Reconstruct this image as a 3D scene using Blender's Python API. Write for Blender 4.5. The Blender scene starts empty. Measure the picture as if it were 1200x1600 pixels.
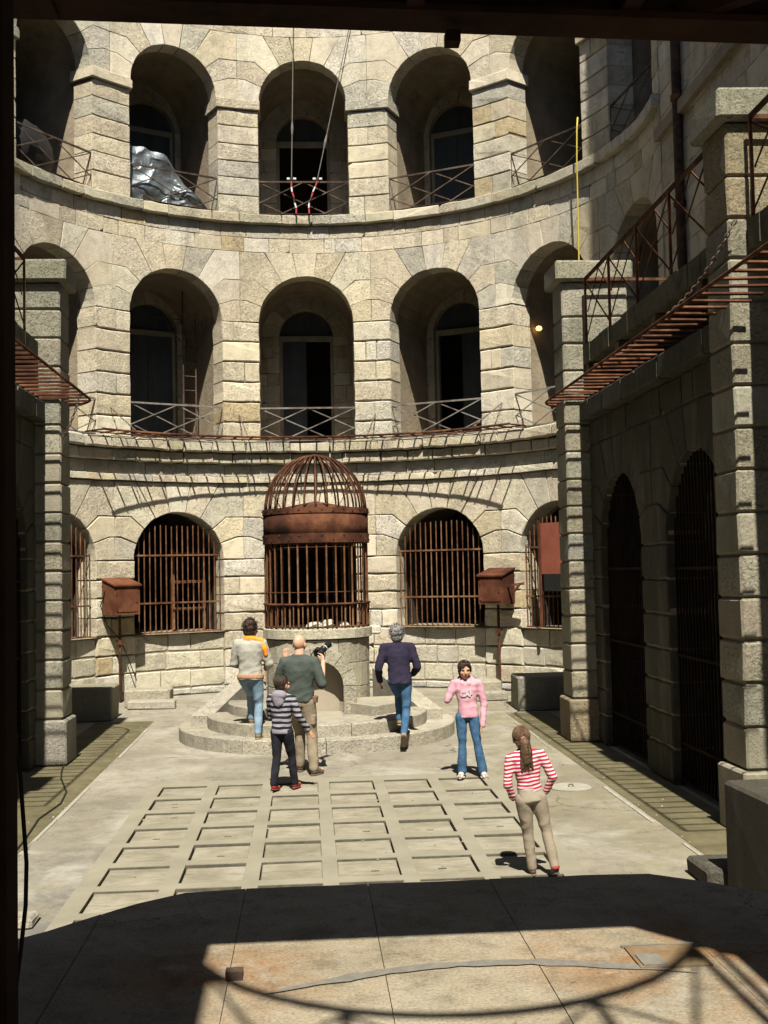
import bpy, math, random
from mathutils import Vector, Matrix, noise as mnoise
random.seed(7)
SC = bpy.context.scene
PI = math.pi
R_ = math.radians

# ------------------------------------------------------------------ camera
CAM = Vector((-.07, 0, 2.55))
F_PX, YAW, PITCH, ROLL = 1805.0, R_(3.85), R_(2.865), R_(1.185)
cF = Vector((math.sin(YAW)*math.cos(PITCH), math.cos(YAW)*math.cos(PITCH), math.sin(PITCH)))
c0 = Vector((math.cos(YAW), -math.sin(YAW), 0)); u0 = c0.cross(cF)
cR = c0*math.cos(ROLL)-u0*math.sin(ROLL); cU = u0*math.cos(ROLL)+c0*math.sin(ROLL)
cam = bpy.data.cameras.new('camera'); camo = bpy.data.objects.new('camera', cam)
SC.collection.objects.link(camo); SC.camera = camo
camo.matrix_world = Matrix(((cR.x, cU.x, -cF.x, CAM.x), (cR.y, cU.y, -cF.y, CAM.y), (cR.z, cU.z, -cF.z, CAM.z), (0, 0, 0, 1)))
cam.sensor_fit = 'VERTICAL'; cam.sensor_height = 24.0; cam.lens = 24.0*F_PX/1600
cam.clip_start = .05; cam.clip_end = 600
def proj(p):
    v = Vector(p)-CAM; z = v.dot(cF)
    return (600+F_PX*v.dot(cR)/z, 800-F_PX*v.dot(cU)/z) if z > .01 else None

# ------------------------------------------------------------------ sky, sun, exposure
SUN_EL, SUN_AZ = R_(57), R_(.2)           # sun stands straight behind the viewer
w = bpy.data.worlds.new('World'); SC.world = w; w.use_nodes = True
nt = w.node_tree; bg = nt.nodes['Background']
sky = nt.nodes.new('ShaderNodeTexSky'); sky.sky_type = 'NISHITA'; sky.sun_disc = False
sdir = Vector((math.sin(SUN_AZ)*math.cos(SUN_EL), -math.cos(SUN_AZ)*math.cos(SUN_EL), math.sin(SUN_EL)))
sky.sun_elevation = SUN_EL; sky.sun_rotation = math.atan2(sdir.x, sdir.y)
nt.links.new(sky.outputs[0], bg.inputs[0]); bg.inputs[1].default_value = .05
sl = bpy.data.lights.new('sun', 'SUN'); sl.energy = 5.0; sl.angle = R_(.55); sl.color = (1, .935, .815)
so = bpy.data.objects.new('sun', sl); SC.collection.objects.link(so)
so.rotation_euler = sdir.to_track_quat('Z', 'Y').to_euler(); so.location = (0, -10, 30)
SC.view_settings.view_transform = 'Standard'; SC.view_settings.look = 'None'
SC.view_settings.exposure = 1.08; SC.view_settings.gamma = 1
SC.view_settings.use_curve_mapping = False
SC.cycles.max_bounces = 4; SC.cycles.diffuse_bounces = 1

# ------------------------------------------------------------------ materials
def mat(name, rough=.9, metal=0):
    m = bpy.data.materials.new(name); m.use_nodes = True
    b = m.node_tree.nodes['Principled BSDF']; b.inputs['Roughness'].default_value = rough
    b.inputs['Metallic'].default_value = metal; b.inputs['Specular IOR Level'].default_value = .25
    return m, m.node_tree, b
def N(t, kind, **kw):
    n = t.nodes.new(kind)
    for k, v in kw.items():
        if k in n.inputs: n.inputs[k].default_value = v
        else: setattr(n, k, v)
    return n
def ramp(t, src, stops):
    r = t.nodes.new('ShaderNodeValToRGB'); e = r.color_ramp.elements
    while len(e) > 1: e.remove(e[-1])
    e[0].position = stops[0][0]; e[0].color = (*stops[0][1], 1)
    for p, c in stops[1:]:
        x = e.new(p); x.color = (*c, 1)
    t.links.new(src, r.inputs[0]); return r.outputs[0]
def g3(v): return (v, v, v)
def mixc(t, fac, a, b, mode='MIX'):
    n = t.nodes.new('ShaderNodeMix'); n.data_type = 'RGBA'; n.blend_type = mode
    for s, v in ((n.inputs[0], fac), (n.inputs[6], a), (n.inputs[7], b)):
        if isinstance(v, (int, float)): s.default_value = v
        elif isinstance(v, tuple): s.default_value = (*v, 1)
        else: t.links.new(v, s)
    return n.outputs[2]
def math_(t, op, a, b=0.0):
    n = t.nodes.new('ShaderNodeMath'); n.operation = op
    for s, v in ((n.inputs[0], a), (n.inputs[1], b)):
        if isinstance(v, (int, float)): s.default_value = v
        else: t.links.new(v, s)
    return n.outputs[0]
def noise_(t, scale, detail=5, rough=.6, vec=None, sc=None, dist=0):
    n = N(t, 'ShaderNodeTexNoise', Scale=scale, Detail=detail, Roughness=rough, Distortion=dist)
    if vec is None:
        g = t.nodes.new('ShaderNodeNewGeometry'); vec = g.outputs['Position']
    if sc:
        m = t.nodes.new('ShaderNodeMapping'); m.inputs['Scale'].default_value = sc
        t.links.new(vec, m.inputs[0]); vec = m.outputs[0]
    t.links.new(vec, n.inputs['Vector']); return n.outputs['Fac']
def bump_(t, b, h, strength=.5, dist=.02):
    n = N(t, 'ShaderNodeBump', Strength=strength, Distance=dist)
    t.links.new(h, n.inputs['Height']); t.links.new(n.outputs[0], b.inputs['Normal'])

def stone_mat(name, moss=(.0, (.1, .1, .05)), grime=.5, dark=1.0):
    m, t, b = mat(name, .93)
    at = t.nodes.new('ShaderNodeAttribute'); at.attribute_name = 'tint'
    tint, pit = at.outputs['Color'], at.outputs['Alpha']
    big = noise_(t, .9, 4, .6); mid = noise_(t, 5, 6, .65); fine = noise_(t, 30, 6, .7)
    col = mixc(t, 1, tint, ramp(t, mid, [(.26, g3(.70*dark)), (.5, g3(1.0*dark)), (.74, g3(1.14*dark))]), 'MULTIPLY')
    col = mixc(t, 1, col, ramp(t, fine, [(.3, g3(.87)), (.5, g3(1.0)), (.75, g3(1.05))]), 'MULTIPLY')
    col = mixc(t, 1, col, ramp(t, noise_(t, .45, 5, .6), [(.3, (.80, .79, .78)), (.5, (1, 1, 1)), (.7, (1.06, 1.05, 1.02))]), 'MULTIPLY')
    # run-off weathering: vertical streaks of grey
    st = noise_(t, 2.2, 5, .65, sc=(1, 1, .22))
    sm = math_(t, 'MULTIPLY', ramp(t, st, [(.50, g3(0)), (.70, g3(1))]), grime)
    col = mixc(t, sm, col, (.17, .155, .125))
    # lichen, greenish
    if moss[0] > 0:
        mm = math_(t, 'MULTIPLY', ramp(t, math_(t, 'ADD', math_(t, 'MULTIPLY', big, .6), math_(t, 'MULTIPLY', mid, .4)), [(.42, g3(0)), (.62, g3(1))]), moss[0])
        col = mixc(t, mm, col, moss[1])
    # pits: shell-limestone holes
    p1 = noise_(t, 24, 6, .68, sc=(1, 1, 1.5)); p2 = noise_(t, 62, 4, .65)
    ph = math_(t, 'MULTIPLY', ramp(t, p1, [(.34, g3(0)), (.43, g3(1))]), ramp(t, p2, [(.33, g3(.2)), (.42, g3(1))]))
    ph = math_(t, 'MAXIMUM', ph, math_(t, 'SUBTRACT', 1.0, pit))
    col = mixc(t, math_(t, 'MULTIPLY', math_(t, 'SUBTRACT', 1.0, ph), .36), col, (.22, .175, .11))
    h = math_(t, 'ADD', math_(t, 'MULTIPLY', ph, 1.0), math_(t, 'MULTIPLY', math_(t, 'MULTIPLY', noise_(t, 9, 7, .72), 1.5), math_(t, 'ADD', math_(t, 'MULTIPLY', pit, .8), .2)))
    h = math_(t, 'ADD', h, math_(t, 'MULTIPLY', fine, .35))
    t.links.new(col, b.inputs['Base Color']); bump_(t, b, h, .9, .03)
    return m
M = {}
M['stone'] = stone_mat('limestone', (.14, (.30, .28, .17)), .36)
M['cornice'] = stone_mat('weathered_limestone', (.7, (.27, .265, .18)), .55)
M['wing'] = stone_mat('mossy_shaded_limestone', (.8, (.045, .048, .028)), .85, .13)  # moss over a base darkened to carry the wings' shade
M['pier'] = stone_mat('pier_limestone', (.65, (.11, .12, .075)), .6, .62)
M['step'] = stone_mat('step_stone', (.5, (.30, .27, .19)), .25, .70)

def simple(name, c1, c2, scale=6, rough=.85, metal=0, bump=.3, bscale=40, sc=None, d=.01):
    m, t, b = mat(name, rough, metal)
    n = noise_(t, scale, 6, .65, sc=sc)
    t.links.new(ramp(t, n, [(.3, c1), (.7, c2)]), b.inputs['Base Color'])
    if bump: bump_(t, b, noise_(t, bscale, 4, .6), bump, d)
    return m
M['mortar'] = simple('mortar', (.16, .135, .10), (.28, .24, .17), 3, .95)
M['vault'] = simple('vault_plaster_stone', (.17, .14, .095), (.30, .25, .18), 2.2, .95, bump=.5, bscale=14, d=.03)
M['dark'] = simple('shade_dark_interior', (.02, .017, .013), (.05, .04, .03), 2, .95)  # near-black base stands in for shade inside rooms and recesses
M['door'] = simple('door_blue_grey', (.035, .042, .05), (.07, .08, .09), 3, .7, sc=(1, 1, .2))
M['frame'] = simple('door_frame_stone', (.2, .19, .15), (.3, .28, .22), 3)
def rust(name, a, b_, c, scale=5, bump=.4):
    m, t, b = mat(name, .95, 0); b.inputs['Specular IOR Level'].default_value = .08
    n = noise_(t, scale, 7, .7); n2 = noise_(t, scale*.25, 3, .6, sc=(1, 1, .5))
    f = math_(t, 'ADD', math_(t, 'MULTIPLY', n, .5), math_(t, 'MULTIPLY', n2, .5))
    t.links.new(ramp(t, f, [(.38, a), (.5, b_), (.62, c)]), b.inputs['Base Color'])
    bump_(t, b, noise_(t, 60, 5, .7), bump, .006); return m
M['rust'] = rust('rusty_iron', (.02, .011, .008), (.07, .03, .018), (.16, .078, .042))
M['bar'] = rust('rusty_bar', (.05, .022, .012), (.12, .058, .03), (.21, .12, .065), 9)
M['band'] = rust('rusty_sheet', (.018, .010, .008), (.068, .027, .016), (.15, .068, .036), 3)
M['box'] = rust('rusty_box_paint', (.028, .012, .009), (.075, .027, .016), (.14, .058, .03), 2.5)
M['rail'] = rust('grey_rail_paint', (.07, .05, .04), (.15, .135, .12), (.22, .21, .19), 6, .2)
M['darkrail'] = rust('dark_rail', (.03, .02, .016), (.07, .048, .038), (.12, .095, .075), 6, .2)
M['redpanel'] = simple('red_paint', (.17, .05, .032), (.24, .075, .048), 3, .6, bump=.1)
M['beam'] = rust('canopy_iron', (.012, .007, .005), (.03, .016, .012), (.05, .025, .02), 4)
M['gate'] = rust('gate_iron', (.006, .004, .003), (.013, .008, .006), (.025, .014, .009), 4)
M['soffit'] = simple('canopy_soffit', (.02, .018, .013), (.045, .04, .03), 3, .95)
M['black'] = simple('black_rubber', (.008, .008, .008), (.016, .016, .016), 20, .6, bump=0)
M['wood'] = simple('old_timber', (.06, .04, .02), (.16, .11, .065), 5, .9, sc=(1, 1, .15))
M['chain'] = rust('chain_iron', (.06, .04, .03), (.14, .10, .08), (.2, .15, .12), 20)
M['yellow'] = simple('yellow_hose', (.42, .33, .04), (.52, .42, .06), 10, .5, bump=0)
M['wire'] = simple('steel_wire', (.10, .09, .08), (.16, .15, .13), 10, .6, bump=0)
M['redcord'] = simple('red_cord', (.26, .025, .022), (.36, .04, .03), 30, .7, bump=0)
M['white'] = simple('white_paint', (.45, .45, .43), (.55, .55, .53), 10, .6, bump=0)
m, t, b = mat('crumpled_foil', .5, .75); b.inputs['Base Color'].default_value = (.13, .15, .16, 1)
bump_(t, b, noise_(t, 2.5, 2, .5, dist=.8), .25, .05); M['foil'] = m
m, t, b = mat('lamp_glow', .5); b.inputs['Emission Color'].default_value = (1, .55, .15, 1); b.inputs['Emission Strength'].default_value = 2; M['lamp'] = m

# ground
m, t, b = mat('courtyard_concrete', .92)
n1 = noise_(t, .55, 6, .62); n2 = noise_(t, 4, 8, .7); n3 = noise_(t, 45, 4, .7); nb = noise_(t, 1.3, 4, .55, sc=(.4, 1.6, 1))
c = ramp(t, n1, [(.3, (.15, .136, .104)), (.5, (.207, .188, .145)), (.7, (.257, .236, .186))])
c = mixc(t, 1, c, ramp(t, n2, [(.28, g3(.66)), (.5, g3(1)), (.75, g3(1.12))]), 'MULTIPLY')
c = mixc(t, 1, c, ramp(t, n3, [(.3, g3(.78)), (.5, g3(1)), (.7, g3(1.08))]), 'MULTIPLY')
c = mixc(t, math_(t, 'MULTIPLY', ramp(t, nb, [(.5, g3(0)), (.66, g3(1))]), .4), c, (.19, .175, .13))
g = t.nodes.new('ShaderNodeNewGeometry'); sx = t.nodes.new('ShaderNodeSeparateXYZ'); t.links.new(g.outputs['Position'], sx.inputs[0])
def bandm(lo, hi, soft, src):
    a = N(t, 'ShaderNodeMapRange'); a.inputs[1].default_value = lo-soft; a.inputs[2].default_value = lo+soft; t.links.new(src, a.inputs[0])
    d = N(t, 'ShaderNodeMapRange'); d.inputs[1].default_value = hi-soft; d.inputs[2].default_value = hi+soft; d.inputs[3].default_value = 1; d.inputs[4].default_value = 0; t.links.new(src, d.inputs[0])
    return math_(t, 'MULTIPLY', a.outputs[0], d.outputs[0])
# dark worn patch of old asphalt repair at the left, broken by noise
dp = math_(t, 'MULTIPLY', bandm(-2.6, -1.7, .35, sx.outputs[0]), bandm(8.0, 11.1, .6, sx.outputs[1]))
dp = math_(t, 'MULTIPLY', dp, ramp(t, noise_(t, 2.6, 8, .72), [(.42, g3(0)), (.56, g3(1))]))
c = mixc(t, math_(t, 'MULTIPLY', dp, .8), c, (.11, .11, .10))
c = mixc(t, math_(t, 'MULTIPLY', ramp(t, noise_(t, .8, 9, .72, dist=.5), [(.50, g3(0)), (.63, g3(1))]), .5), c, (.34, .325, .275))
c = mixc(t, math_(t, 'MULTIPLY', ramp(t, noise_(t, 1.9, 9, .75, sc=(1.6, .7, 1)), [(.52, g3(0)), (.64, g3(1))]), .45), c, (.115, .108, .085))
def crack(t, c, scale, wdt, col, amt):
    g2 = t.nodes.new('ShaderNodeNewGeometry'); nz = N(t, 'ShaderNodeTexNoise', Scale=2.2, Detail=6.0, Roughness=.7); t.links.new(g2.outputs['Position'], nz.inputs['Vector'])
    va = t.nodes.new('ShaderNodeVectorMath'); va.operation = 'MULTIPLY_ADD'; t.links.new(nz.outputs['Color'], va.inputs[0]); va.inputs[1].default_value = (.55, .55, 0); t.links.new(g2.outputs['Position'], va.inputs[2])
    vo = N(t, 'ShaderNodeTexVoronoi', Scale=scale); vo.feature = 'DISTANCE_TO_EDGE'; t.links.new(va.outputs[0], vo.inputs['Vector'])
    k = math_(t, 'MULTIPLY', math_(t, 'LESS_THAN', vo.outputs['Distance'], wdt), ramp(t, noise_(t, .7, 3, .5), [(.48, g3(0)), (.56, g3(amt))]))
    return mixc(t, k, c, col)
c = crack(t, c, .42, .0055, (.06, .055, .045), .8)
gm = math_(t, 'MULTIPLY', bandm(2.3, 3.6, .5, sx.outputs[0]), ramp(t, noise_(t, 1.4, 6, .65), [(.42, g3(0)), (.6, g3(1))]))
c = mixc(t, math_(t, 'MULTIPLY', gm, .5), c, (.17, .15, .08))
t.links.new(c, b.inputs['Base Color'])
bump_(t, b, math_(t, 'ADD', n3, math_(t, 'MULTIPLY', n2, 1.5)), .6, .014); M['ground'] = m
M['gutter'] = simple('mossy_gutter_stone', (.06, .053, .026), (.125, .11, .062), 2.5, .95, bump=.6, bscale=25)
M['kerb'] = simple('pale_kerb', (.21, .20, .16), (.30, .285, .235), 5, .9)
M['slabrib'] = simple('concrete_rib', (.165, .154, .112), (.23, .214, .162), 1.6, .92, bump=.5, bscale=35)
m, t, b = mat('panel_concrete', .93)
c = ramp(t, noise_(t, 1.8, 7, .68), [(.3, (.14, .127, .09)), (.5, (.21, .192, .142)), (.7, (.275, .255, .20))])
c = mixc(t, 1, c, ramp(t, noise_(t, 9, 7, .75, sc=(.5, 2, 1)), [(.3, g3(.62)), (.5, g3(1)), (.7, g3(1.1))]), 'MULTIPLY')
t.links.new(c, b.inputs['Base Color']); bump_(t, b, noise_(t, 30, 6, .7), .6, .012); M['panel'] = m
M['dirt'] = simple('joint_dirt', (.05, .046, .034), (.11, .10, .075), 8, .95)
m, t, b = mat('stage_concrete', .9)
n1 = noise_(t, 1.1, 6, .65); n2 = noise_(t, 7, 8, .72); n3 = noise_(t, 70, 4, .7)
c = ramp(t, n1, [(.3, (.19, .165, .115)), (.5, (.255, .222, .158)), (.72, (.31, .28, .215))])
ns = noise_(t, 1.7, 5, .6, dist=.7)
g = t.nodes.new('ShaderNodeNewGeometry')
def near_(px_, py_, rad_):
    d = t.nodes.new('ShaderNodeVectorMath'); d.operation = 'DISTANCE'; t.links.new(g.outputs['Position'], d.inputs[0]); d.inputs[1].default_value = (px_, py_, .9)
    mr = N(t, 'ShaderNodeMapRange'); mr.inputs[1].default_value = 0; mr.inputs[2].default_value = rad_; mr.inputs[3].default_value = 1; mr.inputs[4].default_value = 0; t.links.new(d.outputs['Value'], mr.inputs[0]); return mr.outputs[0]
rs_ = math_(t, 'MAXIMUM', near_(1.45, 4.82, .75), near_(-.45, 4.85, .55))
rs_ = math_(t, 'ADD', math_(t, 'MULTIPLY', rs_, .85), .05)
c = mixc(t, math_(t, 'MULTIPLY', ramp(t, ns, [(.40, g3(0)), (.6, g3(1))]), math_(t, 'MULTIPLY', rs_, 1.5)), c, (.21, .115, .05))
c = mixc(t, 1, c, ramp(t, n2, [(.28, g3(.62)), (.5, g3(1)), (.75, g3(1.15))]), 'MULTIPLY')
c = mixc(t, 1, c, ramp(t, n3, [(.3, g3(.62)), (.5, g3(1)), (.72, g3(1.3))]), 'MULTIPLY')
c = mixc(t, math_(t, 'MULTIPLY', ramp(t, noise_(t, 2.4, 7, .7, dist=.4), [(.56, g3(0)), (.68, g3(1))]), .55), c, (.34, .325, .28))
c = mixc(t, math_(t, 'MULTIPLY', ramp(t, noise_(t, 3.6, 8, .75), [(.55, g3(0)), (.7, g3(1))]), .5), c, (.12, .09, .055))
c = crack(t, c, .8, .0035, (.05, .04, .03), .9)
t.links.new(c, b.inputs['Base Color']); bump_(t, b, math_(t, 'ADD', n3, math_(t, 'MULTIPLY', n2, 2)), .8, .010); M['stage'] = m
M['stagegrey'] = simple('grey_mortar_strip', (.11, .104, .088), (.165, .156, .132), 20, .95, bump=.5)
M['blockdark'] = stone_mat('old_block_stone', (.6, (.03, .027, .018)), .8, .14)  # base darkened to stand in for shade on the near right blocks
M['slab'] = simple('mossy_slab', (.04, .04, .025), (.14, .125, .08), 4, .95, bump=.6, bscale=20)

# ------------------------------------------------------------------ mesh helpers
COL = SC.collection
class MB:
    def __init__(s): s.v = []; s.f = []; s.t = []
    def add(s, v, f, tint=None):
        o = len(s.v); s.v += [tuple(p) for p in v]; s.f += [tuple(i+o for i in q) for q in f]
        s.t += [tint or (.5, .45, .35, .5)]*len(v)
    def box(s, x0, x1, y0, y1, z0, z1, tint=None, fn=None):
        v = [(x, y, z) for z in (z0, z1) for y in (y0, y1) for x in (x0, x1)]
        if fn: v = [fn(*p) for p in v]
        s.add(v, [(0, 2, 3, 1), (4, 5, 7, 6), (0, 1, 5, 4), (2, 6, 7, 3), (0, 4, 6, 2), (1, 3, 7, 5)], tint)
    def obox(s, c, ax, hs, tint=None):
        c = Vector(c)
        v = [c+ax[0]*(i*hs[0])+ax[1]*(j*hs[1])+ax[2]*(k*hs[2]) for k in (-1, 1) for j in (-1, 1) for i in (-1, 1)]
        s.add(v, [(0, 2, 3, 1), (4, 5, 7, 6), (0, 1, 5, 4), (2, 6, 7, 3), (0, 4, 6, 2), (1, 3, 7, 5)], tint)
    def tube(s, pts, r, n=6, closed=False, tint=None, rr=None):
        pts = [Vector(p) for p in pts]; m = len(pts); V = []; Fc = []; up = None
        for i, p in enumerate(pts):
            a = pts[(i-1) % m] if (closed or i) else p; c = pts[(i+1) % m] if (closed or i < m-1) else p
            d = (c-a).normalized()
            if up is None:
                up = d.orthogonal().normalized()
            up = (up-d*up.dot(d))
            up = up.normalized() if up.length > 1e-6 else d.orthogonal().normalized()
            sd = d.cross(up); q = rr[i] if rr else r
            V += [p+(up*math.cos(2*PI*k/n)+sd*math.sin(2*PI*k/n))*q for k in range(n)]
        for i in range(m if closed else m-1):
            for k in range(n):
                j = (i+1) % m; Fc.append((i*n+k, i*n+(k+1) % n, j*n+(k+1) % n, j*n+k))
        if not closed:
            Fc.append(tuple(range(n))[::-1]); Fc.append(tuple((m-1)*n+k for k in range(n)))
        s.add(V, Fc, tint)
    def flat(s, a, b, wdt, thk, up=Vector((0, 0, 1))):
        a, b = Vector(a), Vector(b); d = (b-a); L = d.length; d.normalize()
        n = d.cross(up); n = n.normalized() if n.length > 1e-5 else d.orthogonal().normalized()
        q = n.cross(d)
        s.obox((a+b)/2, (d, q, n), (L/2, wdt/2, thk/2))
    def build(s, name, m, parent=None, smooth=False, tint=False):
        me = bpy.data.meshes.new(name); me.from_pydata(s.v, [], s.f)
        if tint:
            a = me.attributes.new('tint', 'FLOAT_COLOR', 'POINT'); a.data.foreach_set('color', [c for q in s.t for c in q])
        if smooth: me.polygons.foreach_set('use_smooth', [True]*len(me.polygons))
        me.materials.append(M[m] if isinstance(m, str) else m); me.update()
        o = bpy.data.objects.new(name, me); COL.objects.link(o)
        if parent:
            o.parent = parent; o.matrix_parent_inverse = Matrix.Translation(-parent.location)
        return o
def tag(o, label=None, cat=None, group=None, kind=None):
    if label: o['label'] = label
    if cat: o['category'] = cat
    if group: o['group'] = group
    if kind: o['kind'] = kind
    return o
def thing(name, loc, label, cat, group=None):
    o = bpy.data.objects.new(name, None); COL.objects.link(o); o.location = loc; o.empty_display_size = .2
    return tag(o, label, cat, group)

def tint_of(kind=None):
    r = random.random(); j = random.uniform(.84, 1.08)
    if kind == 'plain': base = (.50, .465, .37); pit = random.uniform(.1, .7)
    elif kind == 'grey': base = (.40, .39, .34); pit = random.uniform(.2, .7)
    elif r < .04: base = (.48, .39, .245); pit = .75
    elif r < .20: base = (.52, .455, .335); pit = random.uniform(.2, .9)
    elif r < .40: base = (.58, .54, .44); pit = random.uniform(.1, .8)
    elif r < .52: base = (.46, .435, .36); pit = random.uniform(.3, 1)
    else: base = (.55, .49, .375); pit = random.choice([.05, .2, .5, .9, 1])
    j *= 1.0
    return (base[0]*j, base[1]*j, base[2]*j*random.uniform(.95, 1.05), pit)

def chamfer_block(x0, x1, y0, y1, z0, z1, c=.02, jit=.006):
    """a dressed stone block with worn, slightly uneven arrises: 24 verts, 44 triangles"""
    cx, cy, cz = (x0+x1)/2, (y0+y1)/2, (z0+z1)/2; hx, hy, hz = abs(x1-x0)/2, abs(y1-y0)/2, abs(z1-z0)/2
    c = min(c, hx*.6, hy*.6, hz*.6); V = []; idx = {}
    for sx_ in (-1, 1):
        for sy in (-1, 1):
            for sz in (-1, 1):
                j = [random.uniform(-jit, jit) for _ in range(3)]
                for ax in range(3):
                    p = [cx+sx_*(hx-(0 if ax == 0 else c)), cy+sy*(hy-(0 if ax == 1 else c)), cz+sz*(hz-(0 if ax == 2 else c))]
                    idx[(sx_, sy, sz, ax)] = len(V); V.append((p[0]+j[0], p[1]+j[1], p[2]+j[2]))
    F = []
    def q(*k): F.append(tuple(idx[a] for a in k))
    for a in range(3):
        o = [i for i in range(3) if i != a]
        for s in (-1, 1):
            l = []
            for (p_, r_) in ((-1, -1), (1, -1), (1, 1), (-1, 1)):
                k = [0, 0, 0]; k[a] = s; k[o[0]] = p_; k[o[1]] = r_; l.append((*k, a))
            q(*l)
        for p_ in (-1, 1):
            for r_ in (-1, 1):
                l = []
                for s, ax in ((-1, o[0]), (1, o[0]), (1, o[1]), (-1, o[1])):
                    k = [0, 0, 0]; k[a] = s; k[o[0]] = p_; k[o[1]] = r_; l.append((*k, ax))
                q(*l)
    for a in (-1, 1):
        for b_ in (-1, 1):
            for c_ in (-1, 1): q((a, b_, c_, 0), (a, b_, c_, 1), (a, b_, c_, 2))
    return V, F

def offset_poly(P, dist):
    n = len(P); out = []
    for i in range(n):
        a, b_, c = P[i-1], P[i], P[(i+1) % n]
        def ln(p, q):
            dx, dz = q[0]-p[0], q[1]-p[1]; L = math.hypot(dx, dz) or 1e-9
            nx, nz = -dz/L, dx/L
            d = dist[0] if abs(dx) > abs(dz) else dist[1]
            return nx, nz, d
        n1, n2 = ln(a, b_), ln(b_, c); det = n1[0]*n2[1]-n1[1]*n2[0]
        if abs(det) < .25:
            mx, mz = n1[0]+n2[0], n1[1]+n2[1]; L = math.hypot(mx, mz) or 1; d = (n1[2]+n2[2])/2
            out.append((b_[0]+mx/L*d, b_[1]+mz/L*d))
        else:
            out.append((b_[0]+(n1[2]*n2[1]-n2[2]*n1[1])/det, b_[1]+(n1[0]*n2[2]-n2[0]*n1[2])/det))
    return out
def area2(P): return sum(P[i-1][0]*P[i][1]-P[i][0]*P[i-1][1] for i in range(len(P)))/2

class Stones:
    """dressed stones laid on a surface fn(u, z, t): t grows into the wall"""
    def __init__(s, fn): s.fn = fn; s.items = []
    def lay(s, poly, depth=.12, proud=0., gap=(.006, .005), bev=(.008, .006), kind=None, seg=.22, jit=.006):
        if area2(poly) < 0: poly = poly[::-1]
        if len(poly) == 4 and random.random() < .22:        # a knocked-off corner
            k = random.randrange(4); a, b_, c = Vector(poly[k-1]), Vector(poly[k]), Vector(poly[(k+1) % 4])
            e1 = b_+(a-b_).normalized()*random.uniform(.03, .11); e2 = b_+(c-b_).normalized()*random.uniform(.03, .07)
            poly = poly[:k]+[tuple(e1), tuple(e2)]+poly[k+1:]
        P = []
        for i in range(len(poly)):
            a, b_ = poly[i], poly[(i+1) % len(poly)]; L = math.hypot(b_[0]-a[0], b_[1]-a[1])
            k = max(1, min(5, round(L/seg)))
            for j in range(k): P.append((a[0]+(b_[0]-a[0])*j/k, a[1]+(b_[1]-a[1])*j/k))
        A = offset_poly(P, gap)
        A = [(x+random.uniform(-jit, jit), z+random.uniform(-jit, jit)) for x, z in A]
        B = offset_poly(A, bev)
        pr = proud+random.uniform(-.004, .006); n = len(A)
        tl = random.uniform(-.008, .008); zc = sum(p[1] for p in A)/n
        V = [s.fn(x, z, depth) for x, z in A]+[s.fn(x, z, -pr+max(bev)*1.1) for x, z in A]+[s.fn(x, z, -pr+(z-zc)*tl) for x, z in B]
        F = [tuple(range(2*n, 3*n))]
        for i in range(n):
            j = (i+1) % n
            F.append((i, j, n+j, n+i)); F.append((n+i, n+j, 2*n+j, 2*n+i))
        cx = sum(p[0] for p in B)/n
        q = [proj(v) for v in V[2*n:]]
        ar = 0
        ctr = Vector(s.fn(cx, zc, -pr))
        if all(q):
            mx = sum(p[0] for p in q)/n; my = sum(p[1] for p in q)/n
            if -10 < mx < 1210 and 30 < my < 1600: ar = abs(area2(q))
        s.items.append((V, F, tint_of(kind), ar, ctr))
    def rect(s, u0_, u1_, z0, z1, **k): s.lay([(u0_, z0), (u1_, z0), (u1_, z1), (u0_, z1)], **k)
    def build(s, parent, m, limit, hidden=None, name='stone', rest='stone_field'):
        it = [(0 if (hidden and hidden(i[4])) else i[3], i) for i in s.items]
        it.sort(key=lambda a: -a[0])
        n = 0; rb = MB()
        for ar, i in it:
            if n < limit and ar > 60:
                mb = MB(); mb.add(i[0], i[1], i[2]); mb.build(name, m, parent, tint=True); n += 1
            else: rb.add(i[0], i[1], i[2])
        if rb.v: tag(rb.build(rest, m, parent, tint=True), kind='stuff')

def spandrel(cu, zs, r, half_l, half_r, ztop, edges=(0, 20, 40, 60, 80, 100, 120, 140, 160, 180), arm=.40):
    """voussoirs round an arch: radial joints, the low ones turning level towards the pier"""
    polys = []; E = []
    for a in edges:
        a_ = R_(a); c, s_ = math.cos(a_), math.sin(a_); base = (r*c, r*s_); hh = half_r if c > 0 else half_l
        if a in (0, 180): E.append((a, [base, (math.copysign(hh, c), 0)], 'side'))
        elif min(a, 180-a) < 52:
            k = min(r+arm, hh*.9/abs(c)) if abs(c) > .1 else r+arm
            p = (k*c, k*s_); E.append((a, [base, p, (math.copysign(hh, c), p[1])], 'side'))
        else:
            H = ztop-zs; p = (H*c/s_, H)
            if abs(p[0]) > hh: p = (math.copysign(hh, c), abs(hh/c)*s_)
            E.append((a, [base, p], 'top'))
    for (a0, j0, k0), (a1, j1, k1) in zip(E[:-1], E[1:]):
        arc = [(r*math.cos(R_(a0+(a1-a0)*f)), r*math.sin(R_(a0+(a1-a0)*f))) for f in (.33, .67)]
        poly = list(reversed(j1)) if False else []
        poly = j0[::-1]+arc+j1
        # from j1's end back to j0's end: add the corner if one ends on the side and the other on the top
        if k0 != k1:
            hh = half_r if (a0+a1)/2 < 90 else half_l
            poly.append((math.copysign(hh, math.cos(R_((a0+a1)/2))), ztop-zs))
        polys.append([(cu+x, zs+z) for x, z in poly])
    return polys
def cuts(a, b, avg, rnd=.3):
    n = max(1, round((b-a)/avg)); c = [a+(b-a)*i/n for i in range(n+1)]
    return [c[0]]+[x+random.uniform(-rnd, rnd)*(b-a)/n for x in c[1:-1]]+[c[-1]]

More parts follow.
